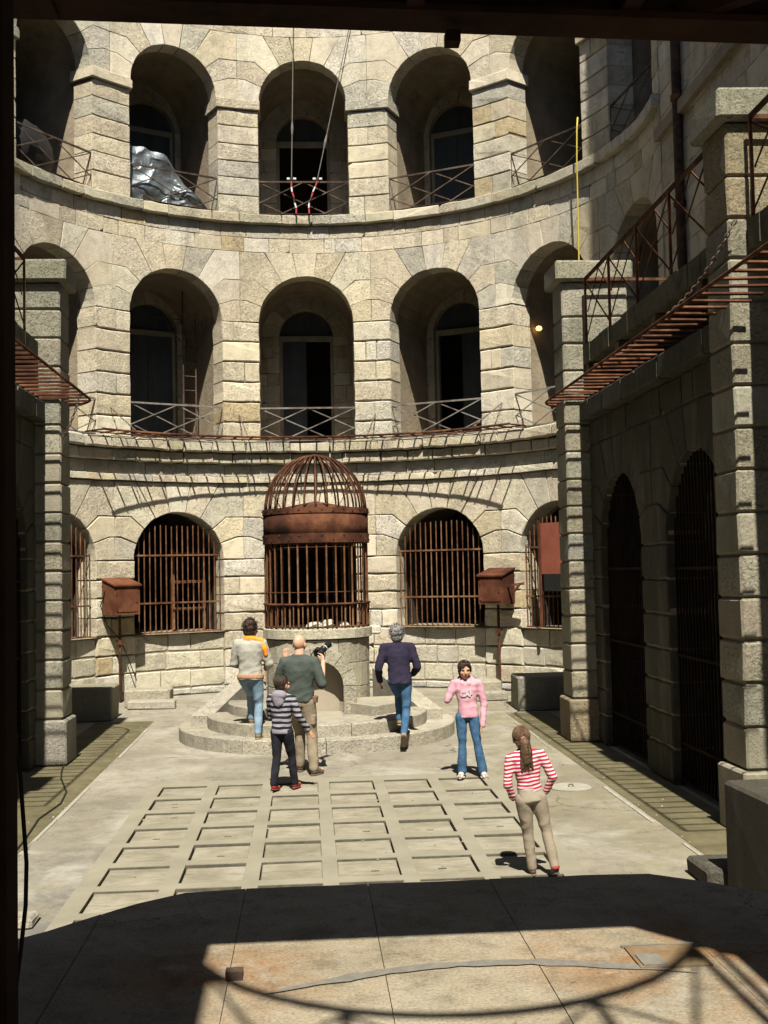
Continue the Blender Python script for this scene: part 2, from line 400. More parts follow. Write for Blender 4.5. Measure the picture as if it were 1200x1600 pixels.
# ================================================================== the round end of the fort
R, CY, AB = 6.0, 19.4, R_(27.8)
P = R*AB
BAYS = range(-3, 4)
WG, WF, WT = 1.0, 1.04, 1.0
def cyl(u, z, t):
    b = max(-3, min(3, round(u/P))); th = u/R; tb = b*AB
    return (R*math.sin(th)+t*math.sin(tb), CY+R*math.cos(th)+t*math.cos(tb), z)
def rad(u, z, t):
    th = u/R; return ((R+t)*math.sin(th), CY+(R+t)*math.cos(th), z)
fort = thing('fort_wall', (0, CY+R, 0), 'curved pale limestone fort wall with three tiers of arched openings', 'wall')
S = Stones(cyl); SCn = Stones(rad)
UL, UR = -3.5*P, 3.5*P
rus = dict(gap=(.013, .004), bev=(.022, .008), jit=.010)
fin = dict(gap=(.004, .004), bev=(.007, .007), jit=.0065)
def piers(zs, w, depth, proud, split=.5, style=rus):
    for z0, z1 in zip(zs[:-1], zs[1:]):
        for k in range(-3, 3):
            a, b = k*P+w, (k+1)*P-w
            if random.random() < split:
                c = random.choice([[.5], [.33, .62], [.38], [.6]]); c = [a]+[a+(b-a)*f for f in c]+[b]
            else: c = [a, b]
            for x, y in zip(c[:-1], c[1:]): S.rect(x, y, z0, z1, depth=depth, proud=proud, **style)
        for x, y in ((UL, -3*P-w), (3*P+w, UR)): S.rect(x, y, z0, z1, depth=depth, proud=proud, **style)
def ring(z0, z1, proud, depth, avg, st=fin, kind=None, to=None):
    c = cuts(UL, UR, avg)
    for x, y in zip(c[:-1], c[1:]): (to or S).rect(x, y, z0, z1, depth=depth, proud=proud+random.uniform(0, .006), kind=kind, **st)
# --- ground storey
zb = [0, .16, .54, .92, 1.31]
for z0, z1 in zip(zb[:-1], zb[1:]):
    pl = z0 == 0
    for k in range(-3, 3):
        a, b = k*P+WG, (k+1)*P-WG
        c = [a, b] if random.random() < .5 else [a, (a+b)/2+random.uniform(-.1, .1), b]
        for x, y in zip(c[:-1], c[1:]): S.rect(x, y, z0, z1, depth=.2, proud=.05, kind='grey' if pl else None, **rus)
    for k in BAYS:
        c = cuts(k*P-WG, k*P+WG, .75)
        for x, y in zip(c[:-1], c[1:]): S.rect(x, y, z0, z1, depth=.2, proud=.02 if pl else -.01, kind='grey' if pl else 'plain', **rus)
piers([1.31+.385*i for i in range(5)], WG, .5, .035, .4)
for k in BAYS:
    for q in spandrel(k*P, 2.85, WG, P/2, P/2, 4.49): S.lay(q, depth=.4, proud=.03, gap=(.008, .006), bev=(.014, .01), seg=.45)
ring(4.49, 4.63, .09, .2, .75)
ring(4.63, 4.90, .0, .2, .8, kind='grey')
ring(4.90, 5.14, .15, .3, .62, to=SCn, st=dict(gap=(.006, .006), bev=(.02, .01), jit=.012))
ring(5.14, 5.38, .27, .55, .62, to=SCn, st=dict(gap=(.006, .006), bev=(.03, .012), jit=.016))
# --- first storey
piers([5.38+.4433*i for i in range(7)], WF, .5, .02, .35)
for k in BAYS:
    for q in spandrel(k*P, 8.04, WF, P/2, P/2, 9.60): S.lay(q, depth=.4, proud=.012, seg=.45, **fin)
ring(9.60, 9.92, .01, .2, .55); ring(9.92, 10.21, .01, .2, .6)
ring(10.21, 10.43, .14, .45, .72, to=SCn, st=dict(gap=(.005, .005), bev=(.018, .008), jit=.012))
# --- top storey
piers([10.43, 10.85, 11.25, 11.62, 12.0, 12.4, 12.78], WT, .5, .012, .25, dict(gap=(.008, .004), bev=(.014, .006), jit=.006))
piers([12.78, 13.0], WT-.05, .55, .075, 0, dict(gap=(.003, .004), bev=(.012, .008), jit=.005))
for k in BAYS:
    for q in spandrel(k*P, 13.0, .97, P/2, P/2, 14.5): S.lay(q, depth=.4, proud=.012, seg=.45, **fin)
z = 14.5
while z < 17: ring(z, z+.36, .01, .2, .6); z += .36
def behind_wing(c):
    d = c-CAM
    for X, y1, ztop in ((3.75, 17.2, 4.95), (-3.45, 16.6, 4.95)):
        if d.x*X > 0 and abs(c.x) > abs(X):
            f = (X-CAM.x)/d.x; q = CAM+d*f
            if 5 < q.y < y1 and q.z < ztop: return True
    return False
allst = S.items+SCn.items
S.items = allst
# cornice stones are more weathered: separate material, so build in two calls that share the 300
nc = len(SCn.items); SCn2 = Stones(rad); SCn2.items = [i for i in allst[-nc:]]; S.items = allst[:-nc]
S.build(fort, 'stone', 240, behind_wing)
SCn2.build(fort, 'cornice', 60, behind_wing, rest='cornice_field')

# --- core behind the stones (joint mortar) and the vaulted bays
mor = MB(); vlt = MB(); flr = MB(); drk = MB()
def prof(w, zs, zf, n=14, r=None):
    r = r or w
    return [(-w, zf), (-w, zs)]+[(-r*math.cos(PI*i/n), zs+r*math.sin(PI*i/n)) for i in range(1, n)]+[(w, zs), (w, zf)]
def loft(mb, fa, A, fb, B, tint=None):
    V = [fa(*p) for p in A]+[fb(*p) for p in B]; n = len(A)
    mb.add(V, [(i, i+1, n+i+1, n+i) for i in range(n-1)], tint)
SB = Stones(lambda u, z, t: (0, 0, 0))
for k in BAYS:
    ub = k*P
    def m0(x, z): return rad(ub+x, z, .028)
    for (w, zs, zf, z0, z1, r, tv, tb, inner) in ((WG, 2.85, 1.31, -.05, 5.3, WG, .55, 2.3, 0), (WF, 8.04, 5.40, 5.3, 10.4, WF, .5, 2.4, 1), (WT, 13.0, 10.45, 10.4, 17.0, .97, .5, 2.4, 2)):
        wi = w+.018; pr = prof(wi, zs, zf, r=r+.018 if inner != 2 else None)
        # front skin with the arched hole
        for s in (-1, 1):
            mor.add([m0(s*P/2, z0), m0(s*wi, z0), m0(s*wi, zs), m0(s*P/2, zs)], [(0, 1, 2, 3)])
        xs_ = [-wi+2*wi*i/10 for i in range(11)]
        mor.add([m0(x, z0) for x in xs_]+[m0(x, zf) for x in xs_], [(i, i+1, 12+i, 11+i) for i in range(10)])
        top = pr[1:-1]
        for a, b in zip(top[:-1], top[1:]): mor.add([m0(*a), m0(*b), m0(b[0], z1), m0(a[0], z1)], [(0, 1, 2, 3)])
        for s in (-1, 1): mor.add([m0(s*P/2, zs), m0(s*wi, zs), m0(s*wi, z1), m0(s*P/2, z1)], [(0, 1, 2, 3)])
        def ax(t): return lambda x, z: cyl_b(k, x, z, t)
        def cyl_b(k, x, z, t):
            # straight along the bay axis so that both reveals stay parallel
            th = (ub+x)/R; tb_ = k*AB
            return (R*math.sin(th)+t*math.sin(tb_), CY+R*math.cos(th)+t*math.cos(tb_), z)
        loft(mor, m0, pr, ax(tv), pr)
        wv = w+.10; pv = prof(wv, zs, zf, r=r+.10)
        loft(mor, ax(tv), pr, ax(tv), pv)
        loft(vlt if inner else drk, ax(tv), pv, ax(tb), pv)  # ground vaults coloured near-black to paint in their interior shade
        def bx(x, z, t): return cyl_b(k, x*1.0, z, t)
        flr.add([ax(-.05)(-wv, zf), ax(-.05)(wv, zf), ax(tb+1.5)(wv, zf), ax(tb+1.5)(-wv, zf)], [(0, 1, 2, 3)])
        # back wall with an arched doorway, laid in coursed stones on a flat face
        dx = Vector((math.cos(k*AB), -math.sin(k*AB), 0)); ob = Vector(cyl_b(k, 0, 0, tb))-dx*((.34 if inner else 0)*((k > 0)-(k < 0))); dy = Vector((math.sin(k*AB), math.cos(k*AB), 0))
        def fl(x, z, t, ob=ob, dx=dx, dy=dy):
            p = ob+dx*x+dy*t; return (p.x, p.y, z)
        dw, dtop = (.65, 8.88) if inner == 1 else (.65, 13.68) if inner == 2 else (.75, 4.0)
        dzs = dtop-dw
        pd = prof(dw, dzs, zf)
        wb = wv+.55
        for s in (-1, 1) if inner else ():
            mor.add([fl(s*wb, zf-.02, .03), fl(s*dw, zf-.02, .03), fl(s*dw, dzs, .03), fl(s*wb, dzs, .03)], [(0, 1, 2, 3)])
            mor.add([fl(s*wb, dzs, .03), fl(s*dw, dzs, .03), fl(s*dw, zs+r+.2, .03), fl(s*wb, zs+r+.2, .03)], [(0, 1, 2, 3)])
        td = pd[1:-1]
        for a, b in zip(td[:-1], td[1:]) if inner else (): mor.add([fl(a[0], a[1], .03), fl(b[0], b[1], .03), fl(b[0], zs+r+.2, .03), fl(a[0], zs+r+.2, .03)], [(0, 1, 2, 3)])
        if inner: loft(vlt, lambda x, z: fl(x, z, .03), pd, lambda x, z: fl(x, z, .32), pd)
        if inner:
            SB.fn = fl; zc = zf
            while zc < dzs-.1:
                hgt = min(random.choice([.3, .38, .42]), dzs-zc)
                for s in (-1, 1):
                    c = [dw, dw+random.choice([.3, .4]), dw+random.choice([.65, .75]), wb]
                    for x, y in zip(c[:-1], c[1:]):
                        q = sorted((s*x, s*y)); SB.rect(q[0], q[1], zc, zc+hgt, depth=.05, **fin)
                zc += hgt
            for q in spandrel(0, dzs, dw, wb, wb, zs+r+.15, arm=.3): SB.lay(q, depth=.05, **fin)
        # room behind: a closed dark box
        rb_ = 2.2
        c8 = [fl(x, z, t) for t in ((.34 if inner else -.02), rb_) for x, z in ((-wb, zf-.03), (wb, zf-.03), (wb, dtop+.3), (-wb, dtop+.3))]
        drk.add(c8, [(4, 5, 6, 7), (0, 4, 7, 3), (1, 2, 6, 5), (3, 7, 6, 2), (0, 1, 5, 4)])
        # doors
        if inner:
            open_side = {(0, 1): 1, (1, 1): -1, (0, 2): 0, (-1, 1): 2}.get((k, inner), 2)
            zl = dzs-.02 if inner == 1 else dzs+.0
            fm = MB()
            p0 = fl(0, 0, .2)
            def bb(mb, xa, xb, za, zb_, ta, tb2):
                V = [fl(x, z_, t_) for z_ in (za, zb_) for t_ in (ta, tb2) for x in (xa, xb)]
                mb.add(V, [(0, 2, 3, 1), (4, 5, 7, 6), (0, 1, 5, 4), (2, 6, 7, 3), (0, 4, 6, 2), (1, 3, 7, 5)])
            bb(fm, -dw, dw, zl-.06, zl+.06, .14, .26); bb(fm, -dw, -dw+.07, zf, zl-.06, .14, .26); bb(fm, dw-.07, dw, zf, zl-.06, .14, .26)
            fm.build('door_frame', 'frame', fort)
            tm = MB()                                       # tympanum over the lintel
            tp = [(-dw, zl+.06)]+[(-dw*math.cos(PI*i/12), dzs+dw*math.sin(PI*i/12)) for i in range(0, 13) if dzs+dw*math.sin(PI*i/12) > zl+.06]+[(dw, zl+.06)]
            n = len(tp); tm.add([fl(x, z_, .2) for x, z_ in tp]+[fl(x, z_, .24) for x, z_ in tp], [tuple(range(n)), tuple(range(2*n-1, n-1, -1))]+[(i, (i+1) % n, n+(i+1) % n, n+i) for i in range(n)])
            tm.build('tympanum', 'door', fort)
            for s in (-1, 1):
                if open_side == s or open_side == 0: continue
                dm = MB(); xa, xb = sorted((s*.005, s*(dw-.075)))
                bb(dm, xa, xb, zf+.02, zl-.07, .18, .22)
                for fz in ((.08, .45), (.5, .93)):
                    ha = zf+.1+(zl-zf-.2)*fz[0]; hb = zf+.1+(zl-zf-.2)*fz[1]
                    bb(dm, xa+.08, xb-.08, ha, hb, .165, .19)
                dd_ = dm.build('door', 'door', fort); hm_ = MB(); bb(hm_, s*.07-.015, s*.07+.015, zf+1.0, zf+1.14, .13, .182); h2 = hm_.build('handle', 'darkrail'); h2.parent = dd_; h2.matrix_parent_inverse = Matrix.Translation(-fort.location)
            hb_ = MB(); bb(hb_, -dw-.62, -dw-.3, zf+1.55, zf+1.63, -.03, .02); 
            if k == 1: hb_.build('sign_plate', 'darkrail', fort)
tag(mor.build('mortar_core', 'mortar', fort), kind='stuff')
vlt.build('vault', 'vault', fort); flr.build('gallery_floor', 'vault', fort); drk.build('inner_room', 'dark', fort)
SB.build(fort, 'stone', 0, rest='back_wall_stones')

# straight flanks of the courtyard above and behind the wings
for s, nm in ((1, 'right'), (-1, 'left')):
    fk = thing('flank_wall', (s*5.97, 8, 0), 'straight %s limestone flank wall of the courtyard with overhanging roof edge' % nm, 'wall')
    X = s*5.96
    mb = MB(); mb.box(*sorted((X+s*.03, X+s*.6)), -22, 18.72, -.1, 17); mb.build('mortar_core', 'mortar', fk)
    SF = Stones(lambda u, z, t, s=s, X=X: (X+s*t, u, z))
    z = .0
    while z < 17:
        c = cuts(6 if s > 0 else 12, 18.70, .75)
        for a, b in zip(c[:-1], c[1:]): SF.rect(a, b, z, z+.4, depth=.1, proud=.0, kind=None, **fin)
        z += .4
    SF.build(fk, 'stone', 60, lambda c: c.z < 7.5, rest='stone_field')
    mb = MB(); mb.box(*sorted((X-s*.1, X+s*.02)), -22, 18.7, 9.62, 9.82); mb.build('string_course', 'vault', fk)
    mb = MB(); mb.box(*sorted((s*5.52, s*8.5)), -22, 20.6, 17.0, 17.35); mb.build('roof_edge', 'vault', fk)
    # terrace masonry closing the roof above the round end
rw = thing('rear_wall', (0, -28, 0), 'round rear end wall of the courtyard behind the viewer', 'wall'); rm = MB(); V = []
for i in range(17):
    a = PI*i/16
    for zz in (-.05, 17): V.append((-6.2*math.cos(a), -21.9-6.2*math.sin(a), zz))
rm.add(V, [(2*i, 2*i+2, 2*i+3, 2*i+1) for i in range(16)]); rm.build('masonry', 'mortar', rw)
rt = MB()
V = []; Fr = []
for i in range(25):
    th = R_(-97+194*i/24)
    for r in (R+.02, R+3.6): V.append((r*math.sin(th), CY+r*math.cos(th), 17.02))
for i in range(24): Fr.append((2*i, 2*i+1, 2*i+3, 2*i+2))
rt.add(V, Fr); rt.build('terrace_roof', 'vault', fort)

# ================================================================== the two wings projecting into the courtyard
SHOW = {}
def wing(s, XW, XP0, ypier, capz, bays, y0, y1, piers_, label, side, XPn=None):
    """s: side sign, XW wall face, XP pier face; bays: arch centres along y"""
    o = thing('gallery_wing', (s*XW, (y0+y1)/2, 0), label, 'building')
    fn = lambda u, z, t: (s*(XW+t), u, z)
    SW = Stones(fn); w, zs, zt = .99, 2.80, 4.3
    ed = []
    Pb = 3.0
    wz = [0, .42, .8, 1.18, 1.56, 1.97, 2.38, 2.80]
    spans = []; prev = y0
    for c in sorted(bays): spans.append((prev, c-w)); prev = c+w
    spans.append((prev, y1))
    for a, b in spans:
        if b-a < .12: continue
        for z0, z1 in zip(wz[:-1], wz[1:]):
            cc = cuts(a, b, .8)
            for x, y in zip(cc[:-1], cc[1:]): SW.rect(x, y, z0, z1, depth=.5, proud=.0, **rus)
    bs = sorted(bays)
    lims = [(y0 if i == 0 else (bs[i-1]+bs[i])/2, y1 if i == len(bs)-1 else (bs[i]+bs[i+1])/2) for i in range(len(bs))]
    for c, (la, lb) in zip(bs, lims):
        for q in spandrel(c, zs, w, c-la, lb-c, zt): SW.lay(q, depth=.45, proud=.0, gap=(.007, .006), bev=(.014, .012), seg=.45)
    for (z0, z1, pr_, av) in ((4.3, 4.66, 0, .7), (4.66, 4.95, .14, .8)):
        cc = cuts(y0, y1, av)
        for x, y in zip(cc[:-1], cc[1:]): SW.rect(x, y, z0, z1, depth=.4, proud=pr_, gap=(.008, .006), bev=(.02, .012))
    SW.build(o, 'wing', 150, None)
    core = MB(); dk = MB()
    f3 = lambda y, z, t: (s*(XW+t), y, z)
    for c, (la, lb) in zip(bs, lims):
        pr = [(c+x, z) for x, z in prof(w+.015, zs, 0)]
        for (a, b) in ((la, c-w-.015), (c+w+.015, lb)):
            core.add([f3(a, 0, .03), f3(b, 0, .03), f3(b, 4.9, .03), f3(a, 4.9, .03)], [(0, 1, 2, 3)])
        td = pr[1:-1]
        for a, b in zip(td[:-1], td[1:]): core.add([f3(a[0], a[1], .03), f3(b[0], b[1], .03), f3(b[0], 4.9, .03), f3(a[0], 4.9, .03)], [(0, 1, 2, 3)])
        loft(core, lambda y, z: f3(y, z, .03), pr, lambda y, z: f3(y, z, .6), pr)
    # end faces, roof of the ground storey, inner rooms
    xi, xo = s*(XW+.03), s*5.95
    core.add([(xi, y1, 0), (xo, y1, 0), (xo, y1, 4.9), (xi, y1, 4.9)], [(0, 1, 2, 3)])
    core.add([(xi, y0, 0), (xo, y0, 0), (xo, y0, 4.9), (xi, y0, 4.9)], [(0, 1, 2, 3)])
    core.add([(xi, y0, 4.92), (xo, y0, 4.92), (xo, y1, 4.92), (xi, y1, 4.92)], [(0, 1, 2, 3)])
    core.build('mortar_core', 'mortar', o)
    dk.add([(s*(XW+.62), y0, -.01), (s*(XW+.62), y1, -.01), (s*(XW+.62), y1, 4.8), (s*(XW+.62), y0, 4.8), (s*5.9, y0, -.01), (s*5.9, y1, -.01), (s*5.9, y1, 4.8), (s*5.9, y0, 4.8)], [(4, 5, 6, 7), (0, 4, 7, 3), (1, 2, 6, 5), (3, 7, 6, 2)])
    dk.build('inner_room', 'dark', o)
    # setback band and balcony slab above
    sb = MB(); sb.box(*sorted((s*(XW+.55), s*(XW+.7))), y0, y1, 4.92, 5.5); sb.build('setback_wall', 'dark', o)  # near-black colour carries the shade of the gap under the slab
    ys = sorted(piers_); segs = []
    a = y0
    for yp in ys:
        segs.append((a, yp-.005)); a = yp+.65
    if not ys: segs.append((y0, y1))
    for a, b in segs:
        if b-a < .3: continue
        sm = MB()
        # uneven mossy edge: stepped strips
        c = cuts(a, b, .35)
        for x, y in zip(c[:-1], c[1:]):
            q = random.uniform(-.015, .015); sm.box(*sorted((s*(min(XW, 4.2)-.06+q), s*5.94)), x, y, 5.5, 5.76+random.uniform(-.012, .018))
        sm.build('balcony_slab', 'slab', o)
        for yb in [a+.5+i*1.6 for i in range(int((b-a-.5)/1.6)+1)]:
            tm = MB(); tm.add(*chamfer_block(*sorted((s*(XW-.04), s*(XW+.7))), yb-.09, yb+.09, 5.36, 5.499, .01)); tm.build('bracket', 'wood', o)
    # piers of stacked blocks with a cap
    for yp in ys:
        XP = XPn if (yp == min(ys) and XPn) else XP0
        SHOW[(s, yp)] = 1
        z = 0; k = 0
        while z < capz-.35:
            hgt = .62 if k == 0 else .40; hgt = min(hgt, capz-.3-z)
            if capz-.3-z-hgt < .15: hgt = capz-.3-z
            ex = .06 if k == 0 else 0
            mb = MB(); V, F = chamfer_block(*sorted((s*(XP-ex), s*(XW+.62))), yp-ex, yp+.62, z+.008, z+hgt-.008, .022, .007)
            mb.add(V, F, tint_of()); mb.build('stone', 'pier', o, tint=True); z += hgt; k += 1
        co = MB(); co.box(*sorted((s*(XP+.03), s*(XW+.6))), yp+.03, yp+.59, 0, capz-.2); co.build('mortar_core', 'mortar', o)
        mb = MB(); V, F = chamfer_block(*sorted((s*(XP-.10), s*(XW+.70))), yp-.10, yp+.72, capz-.3, capz, .03, .008); mb.add(V, F, tint_of('plain')); mb.build('cap_stone', 'pier', o, tint=True)
    return o
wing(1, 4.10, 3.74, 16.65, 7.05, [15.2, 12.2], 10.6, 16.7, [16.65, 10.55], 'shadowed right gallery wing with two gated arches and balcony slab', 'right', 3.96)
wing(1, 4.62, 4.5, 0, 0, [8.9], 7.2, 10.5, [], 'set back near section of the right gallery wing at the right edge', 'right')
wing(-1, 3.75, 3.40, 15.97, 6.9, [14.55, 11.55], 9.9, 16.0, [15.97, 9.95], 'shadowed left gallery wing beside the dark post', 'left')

# ================================================================== ground
gx0, gx1, gy0, gy1 = -2.0, 2.22, 6.6, 14.45       # the field of sunken panels
g = MB()
def sheet(mb, x0, x1, y0, y1, z, nx=1, ny=1):
    V = [(x0+(x1-x0)*i/nx, y0+(y1-y0)*j/ny, z) for j in range(ny+1) for i in range(nx+1)]
    mb.add(V, [(j*(nx+1)+i, j*(nx+1)+i+1, (j+1)*(nx+1)+i+1, (j+1)*(nx+1)+i) for j in range(ny) for i in range(nx)])
for a in ((-300, gx0, -300, 300), (gx1, 300, -300, 300), (gx0, gx1, -300, gy0), (gx0, gx1, gy1, 300)): sheet(g, *a, 0)
ground = tag(g.build('courtyard_ground', 'ground'), kind='structure')
grid = tag(bpy.data.objects.new('panel_field', None), kind='structure'); COL.objects.link(grid); grid.location = (.1, 10.5, 0)
pw, ph, cw, ch = .53, .60, .662, .757
cxs = [-1.84+.662*i for i in range(6)]; rys = [14.18-.757*i-ph-.03 for i in range(10)]
rb_ = MB(); pit_ = MB()
sheet(pit_, gx0, gx1, gy0, gy1, -.075); 
xe = [gx0]+[v for x in cxs for v in (x, x+pw)]+[gx1]
ry = sorted(rys); ye = [gy0]+[v for y in ry for v in (y, y+ph)]+[gy1]
for i in range(0, len(xe), 2): rb_.box(xe[i], xe[i+1], gy0, gy1, -.08, .003)
for j in range(0, len(ye)-1, 2):
    for i in range(1, len(xe)-1, 2):
        if ye[j+1] > ye[j]: rb_.box(xe[i], xe[i+1], max(ye[j], gy0), ye[j+1], -.08, .0025)
ed_ = MB()
for x in cxs:
    for y in ry: ed_.box(x+.002, x+pw-.002, y+ph-.008-random.uniform(0, .006), y+ph-.001, -.07, -.002)
tag(ed_.build('recess_edging', 'dirt', grid), kind='stuff')
rb_.build('rib_frame', 'slabrib', grid); pit_.build('recess_floor', 'dirt', grid)
for x in cxs:
    for y in ry:
        mb = MB(); k = .018; dz = random.uniform(-.012, .008)
        mb.add(*chamfer_block(x+(.012 if x < 0 else .003), x+pw-(.012 if x > 0 else .003), y+.002, y+ph-.014, -.09, -.018+dz*.6, .006, .003)); mb.build('panel', 'panel', grid)
        for q in range(2):
            if random.random() < .22:
                lm = MB(); px_, py_ = x+pw/2+random.uniform(-.06, .06), y+ph*(.35+.3*q)
                lm.box(px_-.035, px_+.035, py_-.008, py_+.008, -.018+dz*.6-.002, -.018+dz*.6+.005); lm.build('lifting_slot', 'dirt', grid)
# gutters with pale kerb lines
for (x0, x1, y0, y1, nm) in ((3.36, 4.12, 6.5, 20.2, 'r'), (-3.78, -2.78, 8, 20.5, 'l')):
    gt = MB(); V = []; n = 24
    for i in range(n+1):
        y = y0+(y1-y0)*i/n; sh = .0
        V += [(x0+sh, y, .004), (x1+sh, y, .004)]
    gt.add(V, [(2*i, 2*i+1, 2*i+3, 2*i+2) for i in range(n)])
    tag(gt.build('gutter', 'gutter'), kind='structure')
kx = MB()
for xk, y0, y1 in ((3.30, 8.9, 19.0), (-2.74, 11.5, 19.5)):
    y = y0
    while y < y1:
        L = random.uniform(.5, 1.3)
        if random.random() < .62:
            d = random.uniform(-.015, .015); wq = random.uniform(.010, .026); kx.box(xk-wq+d, xk+wq+d, y, min(y+L, y1)-.03, -.02, .008)
        y += L
tag(kx.build('kerb_strip', 'kerb'), kind='structure')
# manhole
mh = thing('manhole_cover', (2.92, 13.3, 0), 'round pale concrete manhole cover by the right gutter', 'manhole')
def disc(mb, cx, cy, r0, r1, z0, z1, n=40, fr=0, to=2*PI):
    """ring/disc prism"""
    full = abs(to-fr-2*PI) < 1e-6; m_ = n if full else n+1; V = []
    for i in range(m_):
        a = fr+(to-fr)*i/n
        for r, z in ((r1, z0), (r1, z1), (r0, z1), (r0, z0)): V.append((cx+r*math.cos(a), cy+r*math.sin(a), z))
    F = []
    for i in range(n):
        j = (i+1) % m_
        for q in range(4):
            if r0 == 0 and q == 2: pass
            F.append((i*4+q, i*4+(q+1) % 4, j*4+(q+1) % 4, j*4+q))
    if not full: F += [(0, 1, 2, 3), tuple((m_-1)*4+q for q in (3, 2, 1, 0))]
    mb.add(V, F)
mb = MB(); disc(mb, 2.92, 13.3, .245, .27, -.02, .010); mb.build('rim', 'slabrib', mh)
mb = MB(); disc(mb, 2.92, 13.3, 0.001, .240, -.02, .009); mb.build('lid', 'kerb', mh)
mb = MB(); mb.tube([(2.89, 13.3, .01), (2.90, 13.3, .035), (2.94, 13.3, .035), (2.95, 13.3, .01)], .008); mb.build('lifting_ring', 'dirt', mh)

# ================================================================== raised stage the viewer stands on
ZP = .9
out = [(-3.2, 3.9), (-2.35, 4.6), (-1.31, 5.57), (-.95, 5.98), (-.73, 6.14), (-.4, 6.17), (1.5, 6.17), (1.72, 6.15), (1.95, 5.98), (2.2, 5.70), (3.2, 4.65), (4.0, 4.0)]
stage = thing('stone_stage', (.4, 3, 0), 'raised concrete stage with chamfered front corners and rust stains in foreground', 'stage')
pl = MB()
E2 = []
for (a, b) in zip(out[:-1], out[1:]):
    n = max(1, int(math.dist(a, b)/.12))
    for i in range(n):
        f = i/n; E2.append((a[0]+(b[0]-a[0])*f, a[1]+(b[1]-a[1])*f+random.uniform(-.005, .005)))
E2.append(out[-1])
# slabs split by radial joints: strips along y with gaps
jx = [-3.2, -1.1, -.42, .22, .86, 1.6, 4.0]
def edge_y(x):
    for a, b in zip(E2[:-1], E2[1:]):
        if a[0] <= x <= b[0]: return a[1]+(b[1]-a[1])*(x-a[0])/((b[0]-a[0]) or 1)
    return 4
for i in range(len(jx)-1):
    a, b = jx[i]+.0016, jx[i+1]-.0016
    xs = [a]+[p[0] for p in E2 if a < p[0] < b]+[b]
    for (y0f, y1f) in ((-2.5, 99),):
        sl_ = MB(); V = []
        dz = random.uniform(-.0015, .0015)
        for x in xs:
            e = min(edge_y(x), y1f)
            if y0f > 0: e = max(e, y0f+.002)
            V += [(x, y0f, ZP+dz), (x, e, ZP+dz), (x, e+.004, ZP+dz-.016), (x, e+.004, 0), ]
        n = len(xs); F = []
        for k in range(n-1):
            for q in range(3): F.append((k*4+q, k*4+q+1, k*4+q+5, k*4+q+4))
        F.append(tuple(k for k in (0, 1, 2, 3))); F.append(tuple((n-1)*4+q for q in (0, 1, 2, 3)))
        sl_.add(V, F); sl_.build('slab', 'stage', stage)
ck = MB(); ck.add([(x, -2.5, ZP-.03) for x in (-3.2, 4.0)]+[(p[0], p[1]-.01, ZP-.03) for p in reversed(E2)], [tuple(range(len(E2)+2))]); ck.build('joint_bed', 'dirt', stage)
# grey mortar arc across the stage and the rusty hatch
ga = MB(); V = []
for i in range(31):
    x = -.28+1.75*i/30; y = 4.53+.34*math.cos((x-.62)*1.45)+random.uniform(-.004, .004); wd = (.034+.006*math.sin(i*1.3)+random.uniform(-.009, .009))*min(1, i/5+.05, (30-i)/6+.05)
    V += [(x, y-wd, ZP+.0055), (x, y+wd, ZP+.0055)]
ga.add(V, [(2*i, 2*i+2, 2*i+3, 2*i+1) for i in range(30)]); ga.build('mortar_strip', 'stagegrey', stage)
hx = MB(); hx.box(1.26, 1.56, 4.72, 4.98, ZP-.02, ZP+.010); h_ = hx.build('hatch_plate', rust('hatch_rust', (.11, .07, .035), (.17, .12, .07), (.23, .18, .12), 6), stage)
hx = MB(); hx.box(1.275, 1.37, 4.73, 4.86, ZP+.0, ZP+.016); hx.build('hatch_patch', 'stagegrey', stage)
hx = MB(); hx.box(1.25, 1.57, 4.98, 4.995, ZP-.02, ZP+.013); hx.build('hatch_rim', 'stagegrey', stage)
# small iron socket box on the stage
sk = MB(); sk.box(-.43, -.36, 4.80, 4.86, ZP, ZP+.035); tag(sk.build('iron_socket', 'darkrail'), 'small square iron socket on the stage under the rail shadow', 'socket')

# ================================================================== round steps, drum and cage
CX, CYC, CR = .08, 19.0, .86
st = thing('round_steps', (.05, 18.4, 0), 'low curved stone steps in front of the caged drum', 'steps')
def arc_stones(mb_parent, cx, cy, r0, r1, z0, z1, a0, a1, avg, m, name='stone', gap=.006):
    L = (a1-a0)*r1; n = max(1, round(L/avg)); c = cuts(a0, a1, (a1-a0)/n, .15)
    for p, q in zip(c[:-1], c[1:]):
        k = 5; mb = MB(); V = []
        for i in range(k):
            a = p+gap/r1+(q-p-2*gap/r1)*i/(k-1)
            b_ = .012
            for r, z in ((r0, z0), (r1, z0), (r1, z1-b_), (r1-b_, z1), (r0, z1)): V.append((cx+r*math.sin(a), cy-r*math.cos(a), z))
        F = []
        for i in range(k-1):
            for s in range(5): F.append((i*5+s, i*5+(s+1) % 5, (i+1)*5+(s+1) % 5, (i+1)*5+s))
        F += [(4, 3, 2, 1, 0), tuple((k-1)*5+s for s in range(5))]
        mb.add(V, F, tint_of('plain')); mb.build(name, m, mb_parent, tint=True)
arc_stones(st, .05, 18.35, 1.1, 2.15, -.05, .20, -1.75, 1.75, 1.3, 'step', 'tread_stone')
arc_stones(st, .05, 18.15, .85, 1.70, .15, .38, -1.7, 1.7, 1.2, 'step', 'tread_stone')
